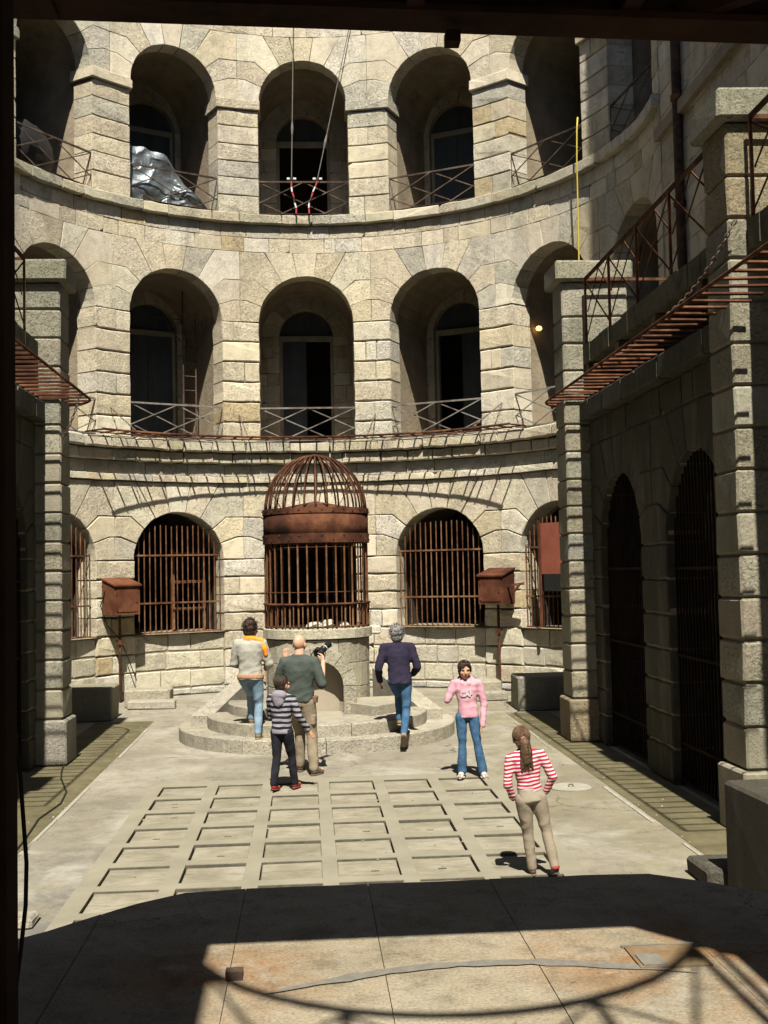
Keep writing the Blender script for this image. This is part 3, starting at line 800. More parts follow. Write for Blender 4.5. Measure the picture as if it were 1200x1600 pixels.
for s in (-1, 1):
    arc_stones(st, .05, 18.45, .6, 1.40, .3, .53, *sorted((s*.60, s*1.7)), 1.0, 'step', 'tread_stone')
    # sloping cheek stones at both flanks
    mb = MB(); x0, x1 = s*1.62+.05, s*1.95+.05
    V = [(x0, 18.1, .19), (x1, 18.1, .19), (s*1.25+.05, 20.6, .19), (s*1.0+.05, 20.6, .19), (x0, 18.1, .36), (x1, 18.1, .36), (s*1.25+.05, 20.6, .82), (s*1.0+.05, 20.6, .82)]
    mb.add(V, [(0, 1, 2, 3), (4, 5, 6, 7), (0, 1, 5, 4), (1, 2, 6, 5), (2, 3, 7, 6), (3, 0, 4, 7)], tint_of('plain')); mb.build('cheek_stone', 'step', st, tint=True)
mb = MB(); disc(mb, .05, 18.6, 0.001, 1.25, 0, .375); mb.build('core', 'slabrib', st)

dr = thing('stone_drum', (CX, CYC, .36), 'round stone drum with arched niche carrying the iron cage', 'drum')
for (z0, z1) in ((.30, .72), (.72, 1.10), (1.10, 1.48)):
    arc_stones(dr, CX, CYC, .4, CR-.02, z0+.004, z1-.004, -PI, PI, .8, 'step')
mb = MB(); disc(mb, CX, CYC, 0.001, CR-.04, .3, 1.5); mb.build('core', 'mortar', dr)
arc_stones(dr, CX, CYC, .3, CR+.03, 1.49, 1.64, -PI, PI, 1.1, 'cornice', 'rim_stone', .003)
mb = MB(); disc(mb, CX, CYC, 0.001, .5, 1.45, 1.63); mb.build('floor_disc', 'slabrib', dr)
mb = MB(); V, F = chamfer_block(CX+.70, CX+1.05, CYC+.1, CYC+.5, 1.50, 1.63, .02); mb.add(V, F, tint_of()); mb.build('rim_stone', 'cornice', dr, tint=True)
# arched niche surround in front of the drum
nx, nzs, ri, ro, yf, yb = .07, .80, .38, .58, 17.72, 18.35
for i in range(7):
    a0, a1 = PI*i/7+.008, PI*(i+1)/7-.008; mb = MB(); V = []
    for y in (yf, yb):
        for a in (a0, (a0+a1)/2, a1):
            for r in (ri, ro): V.append((nx+r*math.cos(a), y+random.uniform(-.004, .004), nzs+r*math.sin(a)))
    F = [(0, 1, 3, 2), (2, 3, 5, 4), (6, 8, 9, 7), (8, 10, 11, 9), (0, 2, 8, 6), (2, 4, 10, 8), (1, 7, 9, 3), (3, 9, 11, 5), (0, 6, 7, 1), (4, 5, 11, 10)]
    mb.add(V, F, tint_of('plain')); mb.build('voussoir', 'step', dr, tint=True)
for s in (-1, 1):
    mb = MB(); V, F = chamfer_block(*sorted((nx+s*ri, nx+s*ro)), yf, yb, .37, nzs-.004, .012, .003); mb.add(V, F, tint_of('plain')); mb.build('jamb_stone', 'step', dr, tint=True)
mb = MB(); n = 14; q = [(nx+ri*math.cos(PI*i/n), nzs+ri*math.sin(PI*i/n)) for i in range(n+1)]; q = [(nx+ri, .372)]+q+[(nx-ri, .372)]
mb.add([(x, 18.02, z) for x, z in q]+[(x, 18.1, z) for x, z in q], [tuple(range(len(q)))]+[(i, i+1, len(q)+i+1, len(q)+i) for i in range(len(q)-1)])
mb.build('niche_panel', simple('smooth_pale_panel', (.27, .23, .17), (.33, .285, .215), 2, .8, bump=.1), dr)
mb = MB(); V, F = chamfer_block(nx-ri+.02, nx+ri-.02, 16.75, 18.0, .33, .386, .01); mb.add(V, F, tint_of('plain')); mb.build('threshold_slab', 'step', st, tint=True)

cg = thing('iron_cage', (CX, CYC, 1.64), 'rusty domed birdcage of iron bars standing on the stone drum', 'cage')
def circ(r, z, n=40): return [(CX+r*math.cos(2*PI*i/n), CYC+r*math.sin(2*PI*i/n), z) for i in range(n)]
for zz, rr_, th in ((1.67, CR-.02, .014), (2.03, CR, .02), (2.93, CR-.03, .008), (2.22, CR-.03, .007)):
    mb = MB(); mb.tube(circ(rr_, zz), th, 6, True); mb.build('hoop', 'rust', cg)
for i in range(34):
    a = 2*PI*(i+.5)/34; mb = MB(); x, y = CX+(CR-.03)*math.cos(a), CYC+(CR-.03)*math.sin(a)
    mb.tube([(x, y, 1.64), (x, y, 3.02)], .0145, 6); mb.build('bar', 'bar', cg)
for i in range(34):
    a = 2*PI*i/34; mb = MB(); x, y = CX+(CR-.01)*math.cos(a), CYC+(CR-.01)*math.sin(a)
    mb.tube([(x, y, 1.64), (x, y, 2.03)], .009, 5); mb.build('short_bar', 'bar', cg)
mb = MB(); n = 48; V = []
for i in range(n):
    a = 2*PI*i/n
    for r, z in ((CR, 3.0), (CR, 3.56), (CR-.012, 3.56), (CR-.012, 3.0)): V.append((CX+r*math.cos(a), CYC+r*math.sin(a), z))
mb.add(V, [(i*4+q, i*4+(q+1) % 4, ((i+1) % n)*4+(q+1) % 4, ((i+1) % n)*4+q) for i in range(n) for q in range(4)]); bd = mb.build('sheet_band', 'band', cg, True)
for zz, hh in ((3.075, .075), (3.515, .045)):
    mb = MB(); V = []
    for i in range(n):
        a = 2*PI*i/n
        for r, z in ((CR+.002, zz-hh), (CR+.012, zz-hh), (CR+.012, zz+hh), (CR+.002, zz+hh)): V.append((CX+r*math.cos(a), CYC+r*math.sin(a), z))
    mb.add(V, [(i*4+q, i*4+(q+1) % 4, ((i+1) % n)*4+(q+1) % 4, ((i+1) % n)*4+q) for i in range(n) for q in range(4)]); mb.build('strap', 'band', bd)
    rv = MB()
    for i in range(30):
        a = 2*PI*i/30; d = Vector((math.cos(a), math.sin(a), 0)); c = Vector((CX, CYC, zz+(hh-.03)*(1 if i % 2 else -.6)))+d*(CR+.012)
        rv.tube([c, c+d*.012], .013, 6)
    tag(rv.build('rivets', 'rust', bd), kind='stuff')
mb = MB(); V = [(CX, CYC, 3.70)]+circ(CR-.02, 3.54, 40); mb.add(V, [(0, 1+i, 1+(i+1) % 40) for i in range(40)]); mb.build('cone_lid', 'band', cg, True)
for i in range(28):
    a = 2*PI*i/28; mb = MB()
    pts = [(CX+(CR-.03)*math.cos(p)*math.cos(a), CYC+(CR-.03)*math.cos(p)*math.sin(a), 3.55+.90*math.sin(p)) for p in [PI/2*j/12 for j in range(13)]]
    mb.tube(pts, .0155, 6); mb.build('dome_rib', 'rust', cg, True)
mb = MB(); mb.tube(circ(.035, 4.455, 12), .02, 6, True); mb.build('crown_ring', 'rust', cg)
# rubble left lying inside the cage
for i in range(9):
    a = random.uniform(0, 2*PI); r = random.uniform(.2, .62); x, y = CX+r*math.cos(a), CYC+r*math.sin(a); q = random.uniform(.05, .10)
    mb = MB(); V, F = chamfer_block(x-q, x+q, y-q*.8, y+q*.8, 1.632, 1.632+q*random.uniform(.8, 1.5), q*.5, .03); mb.add(V, F, tint_of('plain'))
    tag(mb.build('rubble_stone', 'stone', tint=True), 'pale rubble stone lying on the drum inside the cage', 'stone', 'rubble stones inside the cage')

# ================================================================== grilles in the ground openings
def grille(fn, w, zs, r, z0, label, group, m='bar', step=.118, top=.10, hz=(1.95, 2.95), cat='grille', loc=(0, 0, 0)):
    o = thing('window_grille', loc, label, cat, group)
    n = round(2*(w-.03)/step)
    for i in range(n+1):
        x = -(w-.03)+2*(w-.03)*i/n
        zt_ = zs+math.sqrt(max(0, r*r-x*x))-top
        zt_ = min(zt_, zs+r-.28) if top > 0 else zt_
        mb = MB(); mb.tube([fn(x, z0, 0), fn(x, zt_+random.uniform(-.02, .02), 0)], .0135, 6); mb.build('bar', m, o)
    for zz in hz:
        xx = w-.02 if zz < zs else math.sqrt(max(.01, r*r-(zz-zs)**2))-.05
        mb = MB(); mb.flat(fn(-xx, zz, -.016), fn(xx, zz, -.016), .035, .012); mb.build('cross_bar', m, o)
    mb = MB(); mb.flat(fn(-w+.02, z0+.02, -.016), fn(w-.02, z0+.02, -.016), .03, .012); mb.build('cross_bar', m, o)
    return o
def bayfn(k, tt):
    th = k*AB; c = Vector((R*math.sin(th), CY+R*math.cos(th), 0)); dx = Vector((math.cos(th), -math.sin(th), 0)); dy = Vector((math.sin(th), math.cos(th), 0))
    def fn(x, z, t):
        p = c+dx*x+dy*(t+tt-.08); return (p.x, p.y, z)
    return fn
GL = {-2: 'half hidden rusty bar grille beside the left pier', -1: 'rusty bar grille in the arched window left of the cage', 1: 'rusty bar grille in the arched window right of the cage', 2: 'rusty bar grille in the arched window with a red panel'}
for k, lb in GL.items():
    f = bayfn(k, .13); grille(f, WG, 2.85, WG, 1.31, lb, 'rusty grilles in the ground floor windows', loc=f(0, 1.31, 0))
# timber fittings behind the left grille, red panel behind the right one
f = bayfn(-1, .8)
tr = thing('timber_rack', f(.55, 1.31, 0), 'dim old timber rack behind the grille left of the cage', 'rack')
for (x0, x1, z0, z1) in ((.2, .85, 1.75, 1.82), (.2, .85, 2.35, 2.41), (.2, .85, 2.95, 3.03), (.12, .2, 1.35, 3.1), (.85, .92, 1.35, 3.1)):
    mb = MB(); V = [f(x, z, t) for z in (z0, z1) for t in (0, .06) for x in (x0, x1)]; mb.add(V, [(0, 2, 3, 1), (4, 5, 7, 6), (0, 1, 5, 4), (2, 6, 7, 3), (0, 4, 6, 2), (1, 3, 7, 5)]); mb.build('board', 'bar', tr)
f = bayfn(2, .0)
rp = thing('red_panel', f(.0, 2.4, -.06), 'flat salmon red metal panel hung on the right grille', 'panel')
mb = MB(); V = [f(x, z, t) for z in (2.40, 3.42) for t in (-.14, -.11) for x in (-.28, .62)]; mb.add(V, [(0, 2, 3, 1), (4, 5, 7, 6), (0, 1, 5, 4), (2, 6, 7, 3), (0, 4, 6, 2), (1, 3, 7, 5)]); mb.build('sheet', 'redpanel', rp)
mb = MB(); V = [f(x, z, t) for z in (1.35, 3.45) for t in (-.17, -.141) for x in (-.34, -.28)]; mb.add(V, [(0, 2, 3, 1), (4, 5, 7, 6), (0, 1, 5, 4), (2, 6, 7, 3), (0, 4, 6, 2), (1, 3, 7, 5)]); mb.build('edge_strip', 'box', rp)
mb = MB(); V = [f(x, z, t) for z in (2.06, 2.395) for t in (-.16, -.10) for x in (-.2, .6)]; mb.add(V, [(0, 2, 3, 1), (4, 5, 7, 6), (0, 1, 5, 4), (2, 6, 7, 3), (0, 4, 6, 2), (1, 3, 7, 5)]); mb.build('lock_case', 'black', rp)
# tall gates of the wings
for (s, XW, yc, lb) in ((1, 4.10, 15.2, 'tall dark iron gate in the far arch of the right wing'), (1, 4.10, 12.2, 'tall dark iron gate in the near arch of the right wing'), (-1, 3.75, 14.55, 'tall dark iron gate in the arch of the left wing')):
    f = lambda x, z, t, s=s, XW=XW, yc=yc: (s*(XW+.10+t), yc+x, z)
    o = grille(f, .99, 2.80, .99, .05, lb, 'iron gates of the wings', 'gate', .105, -.02, (.5, 1.5, 2.5), 'gate', f(0, 0, 0)); o.name = 'iron_gate'

# ================================================================== balcony railings
def railing(fn, w, z0, h, label, group, m, loc):
    o = thing('balcony_railing', loc, label, 'railing', group)
    W = 2*w
    def L(a, b, name, wd=.022, tk=.012):
        p, q = (fn(-w+a[0]*W, z0+a[1]*h, a[2] if len(a) > 2 else 0)), (fn(-w+b[0]*W, z0+b[1]*h, a[2] if len(a) > 2 else 0))
        mb = MB(); mb.flat(p, q, wd, tk) if name != 'post' else mb.tube([p, q], .017, 6); mb.build(name, m, o)
    L((0, 1), (1, 1), 'top_rail', .035, .03); L((0, .04), (1, .04), 'bottom_rail', .03, .02)
    L((0, 0), (0, 1), 'post'); L((1, 0), (1, 1), 'post')
    for i, (a, b) in enumerate((((0, 1), (.76, .04)), ((.5, 1), (1, .36)), ((0, .42), (.3, .04)))):
        tt = .012
        L((*a, tt), b, 'diagonal_bar'); L(((1-a[0]), a[1], -tt), ((1-b[0]), b[1]), 'diagonal_bar')
    return o
NM = {-2: 'second arch left of', -1: 'arch just left of', 0: 'arch straight above', 1: 'arch just right of', 2: 'second arch right of', 3: 'third arch right of'}
for k in range(-2, 4):
    f = bayfn(k, .0)
    railing(f, WF+.02, 5.40, .74, 'grey lattice railing, first floor, %s the cage' % NM[k], 'first floor railings', 'rail', f(0, 5.4, 0))
    f = bayfn(k, .03)
    railing(f, WT+.01, 10.44, .76, 'brown lattice railing, top floor, %s the cage' % NM[k], 'top floor railings', 'darkrail', f(0, 10.44, 0))
# wing railings
def wrail(s, XX, ya, yb, label):
    o = thing('wing_railing', (s*XX, (ya+yb)/2, 5.76), label, 'railing', 'railings on the wings')
    n = max(1, round(abs(yb-ya)/1.35)); z0, h = 5.76, .98
    for i in range(n+1):
        y = ya+(yb-ya)*i/n; mb = MB(); mb.tube([(s*XX, y, z0), (s*XX, y, z0+h)], .02, 6); mb.build('post', 'rust', o)
        if i == n: break
        y2 = ya+(yb-ya)*(i+1)/n
        for (a, b, tt) in (((y, z0+.05), (y2, z0+h-.05), .012), ((y, z0+h-.05), (y2, z0+.05), -.012), ((y, z0+.5), ((y+y2)/2, z0+h), .03), (((y+y2)/2, z0+h), (y2, z0+.5), .03)):
            mb = MB(); mb.flat((s*(XX+tt), a[0], a[1]), (s*(XX+tt), b[0], b[1]), .022, .01); mb.build('diagonal_bar', 'rust', o)
    mb = MB(); mb.flat((s*XX, ya, z0+h), (s*XX, yb, z0+h), .05, .03); mb.build('top_rail', 'rust', o)
    for y in (ya, yb):
        mb = MB(); mb.flat((s*XX, y, z0+h), (s*(XX+1.6), y, z0+h), .04, .02); mb.build('return_rail', 'rust', o)
    return o
wrail(1, 4.06, 11.25, 16.5, 'rusty railing on the right wing between its two piers')
wrail(1, 4.16, 7.3, 10.42, 'rusty railing nearest the right edge in front of the near pier')
wrail(-1, 3.72, 10.7, 15.3, 'rusty railing on the left wing balcony')

# ================================================================== projecting rung guards
gd = thing('rung_guard', (0, CY+R, 5.4), 'rusty rung guard running along the ledge of the curved wall', 'guard', 'rung guards')
z = 5.42; ths = [R_(-50+100*i/60) for i in range(61)]
mb = MB(); mb.tube([(5.24*math.sin(a), CY+5.24*math.cos(a), z) for a in ths], .024, 6); mb.build('outer_rail', 'rust', gd)
mb = MB(); mb.tube([(5.70*math.sin(a), CY+5.70*math.cos(a), z) for a in ths], .016, 6); mb.build('inner_rail', 'rust', gd)
nR = 28
for i in range(nR):
    a = R_(-49.5+99*i/(nR-1)); mb = MB()
    mb.tube([(5.20*math.sin(a), CY+5.20*math.cos(a), z), (5.82*math.sin(a), CY+5.82*math.cos(a), z)], .0185, 5); mb.build('rung', 'rust', gd)
def guard(s, XO, XI, ya, yend, label, z=4.985):
    o = thing('rung_guard', (s*XI, (ya+yend)/2, z), label, 'guard', 'rung guards')
    rc = .75
    path = [(s*XO, ya+(yend-ya)*i/20, z) for i in range(21)]+[(s*(XO+rc-rc*math.cos(a)), yend+rc*math.sin(a), z) for a in [PI/2*j/10 for j in range(1, 11)]]
    mb = MB(); mb.tube(path, .018, 6); mb.build('outer_rail', 'rust', o)
    y = ya
    while y < yend+rc*.95:
        xo = XO if y < yend else XO+rc-math.sqrt(max(0, rc*rc-(y-yend)**2))
        xi = XI+.12 if y < yend+.1 else XI+.25
        mb = MB(); mb.tube([(s*xo, y, z), (s*xi, y, z+random.uniform(-.01, .01))], .017, 5); mb.build('rung', 'rust', o); y += .27
    return o
guard(1, 3.50, 3.98, 7.7, 16.75, 'rusty rung guard along the top of the right wing')
guard(-1, 3.02, 3.62, 10, 16.0, 'rusty rung guard along the top of the left wing')

# grit and stone chips swept about on the courtyard floor
gr = MB()
for i in range(420):
    x, y = random.uniform(-2.7, 3.9), random.uniform(6.8, 21)
    if random.random() < .4: x = random.choice([-2.75, 3.3])+random.gauss(0, .15)
    s_ = random.uniform(.006, .018); h0 = .004
    if gx0 < x < gx1 and y < gy1: h0 = -.01
    V = [(x+s_*math.cos(a+i)*random.uniform(.6, 1.2), y+s_*math.sin(a+i)*random.uniform(.6, 1.2), h0) for a in (0, 1.6, 3.1, 4.7)]+[(x, y, h0+s_*.9)]
    gr.add(V, [(0, 1, 4), (1, 2, 4), (2, 3, 4), (3, 0, 4)])
tag(gr.build('stone_grit', 'panel'), 'loose grit and small stone chips on the courtyard floor', 'grit', kind='stuff')

# ================================================================== canopy over the stage
K_ = 1/math.tan(SUN_EL); YO = 5.27-K_*3.6
cp = thing('canopy', (.5, 2.5, 4.4), 'dark iron canopy with rusty front beam overhead', 'canopy')
tl_ = lambda x, y, z: (x, y, z+.012+.024*(1.6-x)); mb = MB(); mb.box(-3.4, 4.6, 3.86, 3.90, 4.37, 4.62, fn=tl_); mb.box(-3.4, 4.6, 3.74, 3.902, 4.368, 4.392, fn=tl_); mb.build('front_beam', 'beam', cp)
mb = MB(); mb.box(-3.4, 4.6, YO, 3.862, 4.50, 4.56); mb.build('front_deck', 'soffit', cp)
mb = MB(); mb.box(-3.4, -.52, -1.5, YO+.001, 4.50, 4.56); mb.build('left_deck', 'soffit', cp)
mb = MB(); mb.box(1.70, 4.6, -1.5, YO+.001, 4.50, 4.56); mb.build('right_deck', 'soffit', cp)
mb = MB(); mb.box(-.52, 1.70, -1.5, YO-1.75, 4.50, 4.56); mb.build('rear_deck', 'soffit', cp)
mb = MB(); mb.add([(1.38, YO, 4.5), (1.71, YO, 4.5), (1.71, YO-.45, 4.5), (1.38, YO, 4.55), (1.71, YO, 4.55), (1.71, YO-.45, 4.55)], [(0, 1, 2), (3, 4, 5), (0, 2, 5, 3)]); mb.build('corner_gusset', 'beam', cp)
for x in (-2.1, -.9, .32, 1.05, 1.9, 3.1):
    mb = MB(); mb.box(x-.03, x+.03, YO+.12, 3.86, 4.42, 4.50); mb.build('joist', 'beam', cp)
mb = MB(); mb.flat((1.25, 3.84, 4.45), (1.95, 3.12, 4.45), .07, .05); mb.build('brace', 'beam', cp)
mb = MB(); mb.box(.43, .48, 3.80, 3.86, 4.335, 4.375); mb.build('bolt', 'beam', cp)
mb = MB(); mb.box(-.92, -.625, 2.05, 2.25, ZP, 4.5); mb.box(-.64, -.612, 2.12, 2.2, ZP, 4.5); mb.build('post', 'beam', cp)
mb = MB(); mb.box(4.2, 4.4, 3.6, 3.8, 0, 4.37); mb.build('post', 'beam', cp)
rr = thing('round_railing', (.53, 5.5-K_*5.6, 4.56), 'round railing on the deck above that throws the curved shadow', 'railing')
RC, RZ = Vector((.53, 5.5-K_*5.6, 0)), 6.5
def rp_(a, z, r=1.17): return RC+Vector((r*math.sin(R_(a)), -r*math.cos(R_(a)), z))
mb = MB(); mb.tube([rp_(a, RZ) for a in range(0, 360, 8)], .032, 6, True); mb.build('top_rail', 'beam', rr)
ang = [-62, -24, 24, 62]
for a in ang:
    mb = MB(); mb.tube([rp_(a, 4.56), rp_(a, RZ)], .024, 6); mb.build('post', 'beam', rr)
for a, b in zip(ang[:-1], ang[1:]):
    for p, q in ((rp_(a, RZ-.05), rp_(b, 4.7)), (rp_(a, 4.7), rp_(b, RZ-.05))):
        mb = MB(); mb.tube([p, q], .014, 5); mb.build('diagonal_bar', 'beam', rr)
for s in (-1, 1):
    for p, q in ((rp_(s*62, RZ), rp_(s*95, 5.6, 1.5)), (rp_(s*75, RZ-.02), rp_(s*62, 5.2, 1.25))):
        mb = MB(); mb.tube([p, q], .022, 5); mb.build('diagonal_bar', 'beam', rr)
# broad baffle plates at both sides of the deck opening
for (x0, x1, nm) in ((-1.25, -.60, 'left'), (1.78, 2.4, 'right')):
    mb = MB(); mb.box(x0, x1, RC.y-.3, RC.y+.8, 5.1, 5.14); mb.build('baffle_plate', 'beam', rr)
# black cable hanging beside the post
cb = MB(); cb.tube([(-.68, 2.32, 2.7), (-.662, 2.3, 2.43), (-.648, 2.3, 2.31), (-.632, 2.3, 2.18), (-.62, 2.3, 2.0), (-.622, 2.3, 1.92), (-.632, 2.3, 1.83), (-.65, 2.3, 1.7), (-.68, 2.3, ZP)], .0042, 8)
tag(cb.build('black_cable', 'black', None, True), 'thick black cable hanging beside the dark post at left', 'cable')
gc = [(-3.45, 16.2, 3.0), (-3.40, 15.93, 1.5), (-3.38, 15.9, .02), (-3.3, 15.4, .012), (-3.2, 14.9, .012), (-2.95, 14.0, .012), (-2.87, 13.3, .012), (-2.93, 12.5, .012), (-2.85, 11.6, .012), (-2.80, 10.8, .012), (-2.9, 9.5, .012)]
cb = MB(); cb.tube(gc[2:], .011, 6); tag(cb.build('ground_cable', 'black', None, True), 'thin dark cable wandering over the ground at the left gutter', 'cable')

# ================================================================== stone blocks and benches
def blocks(name, label, cat, lst, m='blockdark', group=None):
    x0 = min(b[0] for b in lst); y0 = min(b[2] for b in lst)
    o = thing(name, (x0, y0, 0), label, cat, group)
    for b in lst:
        mb = MB(); V, F = chamfer_block(*b, .025, .01); mb.add(V, F, tint_of('plain')); mb.build('stone', m, o, tint=True)
blocks('stone_bench', 'low stone bench block in shade at foot of the right curved wall', 'bench', [(3.62, 4.95, 20.35, 21.2, 0, .60)], 'pier')
blocks('stone_bench', 'low stone bench block in shade at foot of the left curved wall', 'bench', [(-4.9, -3.52, 20.6, 21.4, 0, .60)], 'pier')
blocks('stone_footing', 'small two step stone footing under the left rusty box', 'footing', [(-3.62, -2.75, 22.6, 23.2, 0, .34), (-3.52, -2.62, 22.25, 22.62, 0, .16)], 'step')
blocks('stone_footing', 'small two step stone footing under the right rusty box', 'footing', [(2.95, 3.66, 22.35, 22.9, 0, .36), (2.85, 3.72, 22.05, 22.37, 0, .17)], 'step')
blocks('stone_block', 'large dark stone block at the right edge beside the stage', 'block', [(3.14, 4.05, 7.9, 8.9, 0, .86)])
blocks('stone_step', 'small low stone step beside the large dark block', 'step', [(3.02, 3.6, 8.97, 9.5, 0, .15)], 'blockdark')  # darkened stone carries the part shade on this step
blocks('stone_kerb', 'short low kerb stone left of the stage behind the hanging cable', 'kerb', [(-2.9, -2.1, 8.65, 8.95, 0, .07)], 'step')

# ================================================================== rusty boxes on the piers
def post_box(th, z0, label):
    a = R_(th); c = Vector((5.66*math.sin(a), CY+5.66*math.cos(a), 0)); dx = Vector((math.cos(a), -math.sin(a), 0)); dy = Vector((math.sin(a), math.cos(a), 0))
    o = thing('rusty_box', (c.x, c.y, 0), label, 'box', 'rusty boxes on the piers')
    def f(x, t, z): p = c+dx*x+dy*t; return (p.x, p.y, z)
    w, h, d = .30, .60, .22
    mb = MB(); V = [f(x, t, z) for (t, z) in ((-d, z0), (d, z0), (d, z0+h+.12), (-d, z0+h)) for x in (-w, w)]
    mb.add(V, [(0, 1, 3, 2), (2, 3, 5, 4), (4, 5, 7, 6), (6, 7, 1, 0), (0, 2, 4, 6), (1, 7, 5, 3)]); mb.build('case', 'box', o)
    mb = MB(); k = .025
    V = [f(x, t, z) for (t, z) in ((-d-.04, z0+h-.03), (-d-.04, z0+h), (d+.01, z0+h+.145), (d+.01, z0+h+.115)) for x in (-w-k, w+k)]
    mb.add(V, [(0, 1, 3, 2), (2, 3, 5, 4), (4, 5, 7, 6), (6, 7, 1, 0), (0, 2, 4, 6), (1, 7, 5, 3)]); mb.build('lid', 'box', o)
    mb = MB(); mb.obox(f(0, -d-.006, z0+h*.47), (dx, dy, Vector((0, 0, 1))), (w-.06, .006, h*.37)); dr_ = mb.build('door', 'box', o)
    mb = MB(); mb.obox(f(w-.09, -d-.018, z0+h*.47), (dx, dy, Vector((0, 0, 1))), (.012, .01, .04)); lt_ = mb.build('latch', 'rust', o); lt_.parent = dr_
    for zz in (.2, .72):
        mb = MB(); mb.tube([f(-w+.055, -d-.014, z0+h*zz-.03), f(-w+.055, -d-.014, z0+h*zz+.03)], .012, 6); hg_ = mb.build('hinge', 'rust', o); hg_.parent = dr_
    mb = MB(); mb.tube([f(0, .05, .0), f(0, .05, z0+.01)], .028, 8); mb.build('pole', 'rust', o)
    mb = MB(); mb.obox(f(0, .05, z0-.55), (dx, dy, Vector((0, 0, 1))), (.06, .05, .05)); mb.build('clamp', 'rust', o)
    return f
fL = post_box(-42.4, 1.76, 'rusty sheet metal box on a pole left of the left window')
fR = post_box(42.2, 1.80, 'rusty sheet metal box on a pole between the two right windows')
cb = MB(); cb.tube([fL(-.3, .1, 2.25), fL(-.36, .18, 1.95), fL(-.2, .2, 1.55), fL(.1, .2, 1.25), fL(.22, .15, .95), fL(.42, .1, .4)], .012, 6); tag(cb.build('loose_wire', 'black'), 'loose dark wire hanging below the left rusty box', 'wire')
ar = thing('iron_bracket', fR(.3, 0, 2.2), 'rusty bracket arm sticking out right of the right rusty box', 'bracket')
mb = MB(); mb.flat(fR(.28, -.05, 2.17), fR(.72, -.1, 2.22), .05, .05); mb.build('arm', 'rust', ar)
mb = MB(); mb.flat(fR(.4, -.05, 2.0), fR(.62, -.1, 2.2), .04, .03); mb.build('strut', 'rust', ar)

# ================================================================== chains, hose, ropes, pipe, ladder, lamp, foil
def chain(pts, label):
    o = thing('chain', pts[0], label, 'chain', 'short chains holding the guard'); mb = MB()
    a, b = Vector(pts[0]), Vector(pts[1]); L = (b-a).length; n = max(3, int(L/.055)); d = (b-a).normalized(); s1 = d.orthogonal().normalized(); s2 = d.cross(s1)
    for i in range(n):
        c = a+(b-a)*(i+.5)/n+Vector((0, 0, -.10*math.sin(PI*(i+.5)/n))) if len(pts) > 2 else a+(b-a)*(i+.5)/n
        sd = s1 if i % 2 else s2
        mb.tube([c+d*(.036*math.cos(q))+sd*(.016*math.sin(q)) for q in [2*PI*j/8 for j in range(8)]], .0065, 4, True)
    mb.build('links', 'chain', o)
def onring(th, r, z): return (r*math.sin(R_(th)), CY+r*math.cos(R_(th)), z)
for (th0, th1, lb) in ((-42.5, -41.5, 'chain above the ledge at the pier left of the first floor ladder bay'), (-14.5, -14.2, 'chain above the ledge at the pier left of the middle arch'), (14.4, 14.0, 'chain above the ledge at the pier right of the middle arch'), (42.8, 40.2, 'slanting chain above the ledge at the pier by the lamp bay')):
    chain([onring(th1, 5.2, 5.43), onring(th0, 5.96, 5.98)], lb)
chain([(3.55, 11.2, 5.02), (3.98, 10.4, 5.75), 1], 'long chain from the right guard up to the near pier')
chain([(3.52, 14.0, 5.02), (4.2, 12.6, 5.5), 1], 'chain hanging along the right guard below the balcony slab')
chain([(-3.05, 15.6, 5.02), (-3.5, 16.3, 4.4), 1], 'chain under the left guard at the pier')
hs = MB(); hs.tube([onring(67.0, 5.76, 11.22), onring(67.2, 5.72, 11.0), onring(66.6, 5.74, 10.4), onring(66.0, 5.78, 9.6), onring(65.6, 5.8, 8.6), onring(65.2, 5.8, 7.0), onring(65, 5.6, 5.5)], .015, 7)
tag(hs.build('yellow_hose', 'yellow', None, True), 'thin yellow hose hanging from the top floor railing', 'hose')
pp = thing('drainpipe', (5.86, 17.6, 5), 'dark rusty drainpipe on the right flank wall', 'pipe')
mb = MB(); mb.tube([(5.88, 17.55, 4.9), (5.88, 17.55, 17)], .075, 10); mb.build('pipe', 'darkrail', pp, True)
for zz in (6.5, 8.2, 9.9, 11.6, 13.3):
    mb = MB(); disc(mb, 5.88, 17.55, .07, .10, zz-.04, zz+.04, 14); mb.build('collar', 'rust', pp)
# bungee ropes in front of the middle top arch
for (x0, x1, zk, lb) in ((-.27, -.20, 12.35, 'left of two thin ropes with red and white clips before the top middle arch'), (.30, .86, 12.05, 'right of two thin ropes with red and white clips before the top middle arch')):
    y = CY+R-.22; o = thing('bungee_rope', (x0, y, 11.2), lb, 'rope', 'hanging ropes')
    ht = lambda z: x0+(x1-x0)*(z-11.2)/(13.7-11.2)
    mb = MB(); mb.tube([(x0, y, 11.2), (ht(17), y, 17)], .011, 5); mb.build('rope', 'wire', o)
    mb = MB(); mb.tube([(ht(zk-.16), y, zk-.16), (ht(zk), y, zk), (ht(zk+.16), y, zk+.16)], .03, 6, rr=[.015, .032, .015]); mb.build('knot', 'wire', o)
    mb = MB(); mb.obox((x0, y-.02, 11.2), (Vector((1, 0, 0)), Vector((0, 1, 0)), Vector((0, 0, 1))), (.11, .03, .03)); mb.build('clamp', 'black', o)
    for q in (-1, 1):
        mb = MB(); mb.obox((x0+q*.07, y-.055, 11.2), (Vector((1, 0, 0)), Vector((0, 1, 0)), Vector((0, 0, 1))), (.03, .012, .02)); mb.build('white_tape', 'white', o)
    zz = 11.15; xx = x0; i = 0
    while zz > 10.55:
        nx_ = xx+random.uniform(-.06, .05); mb = MB(); mb.tube([(xx, y-.03, zz), (nx_, y-.04, zz-.12)], .02, 5); mb.build('strap_piece', ('redcord', 'white', 'redcord', 'black', 'white')[i % 5], o); xx = nx_; zz -= .12; i += 1
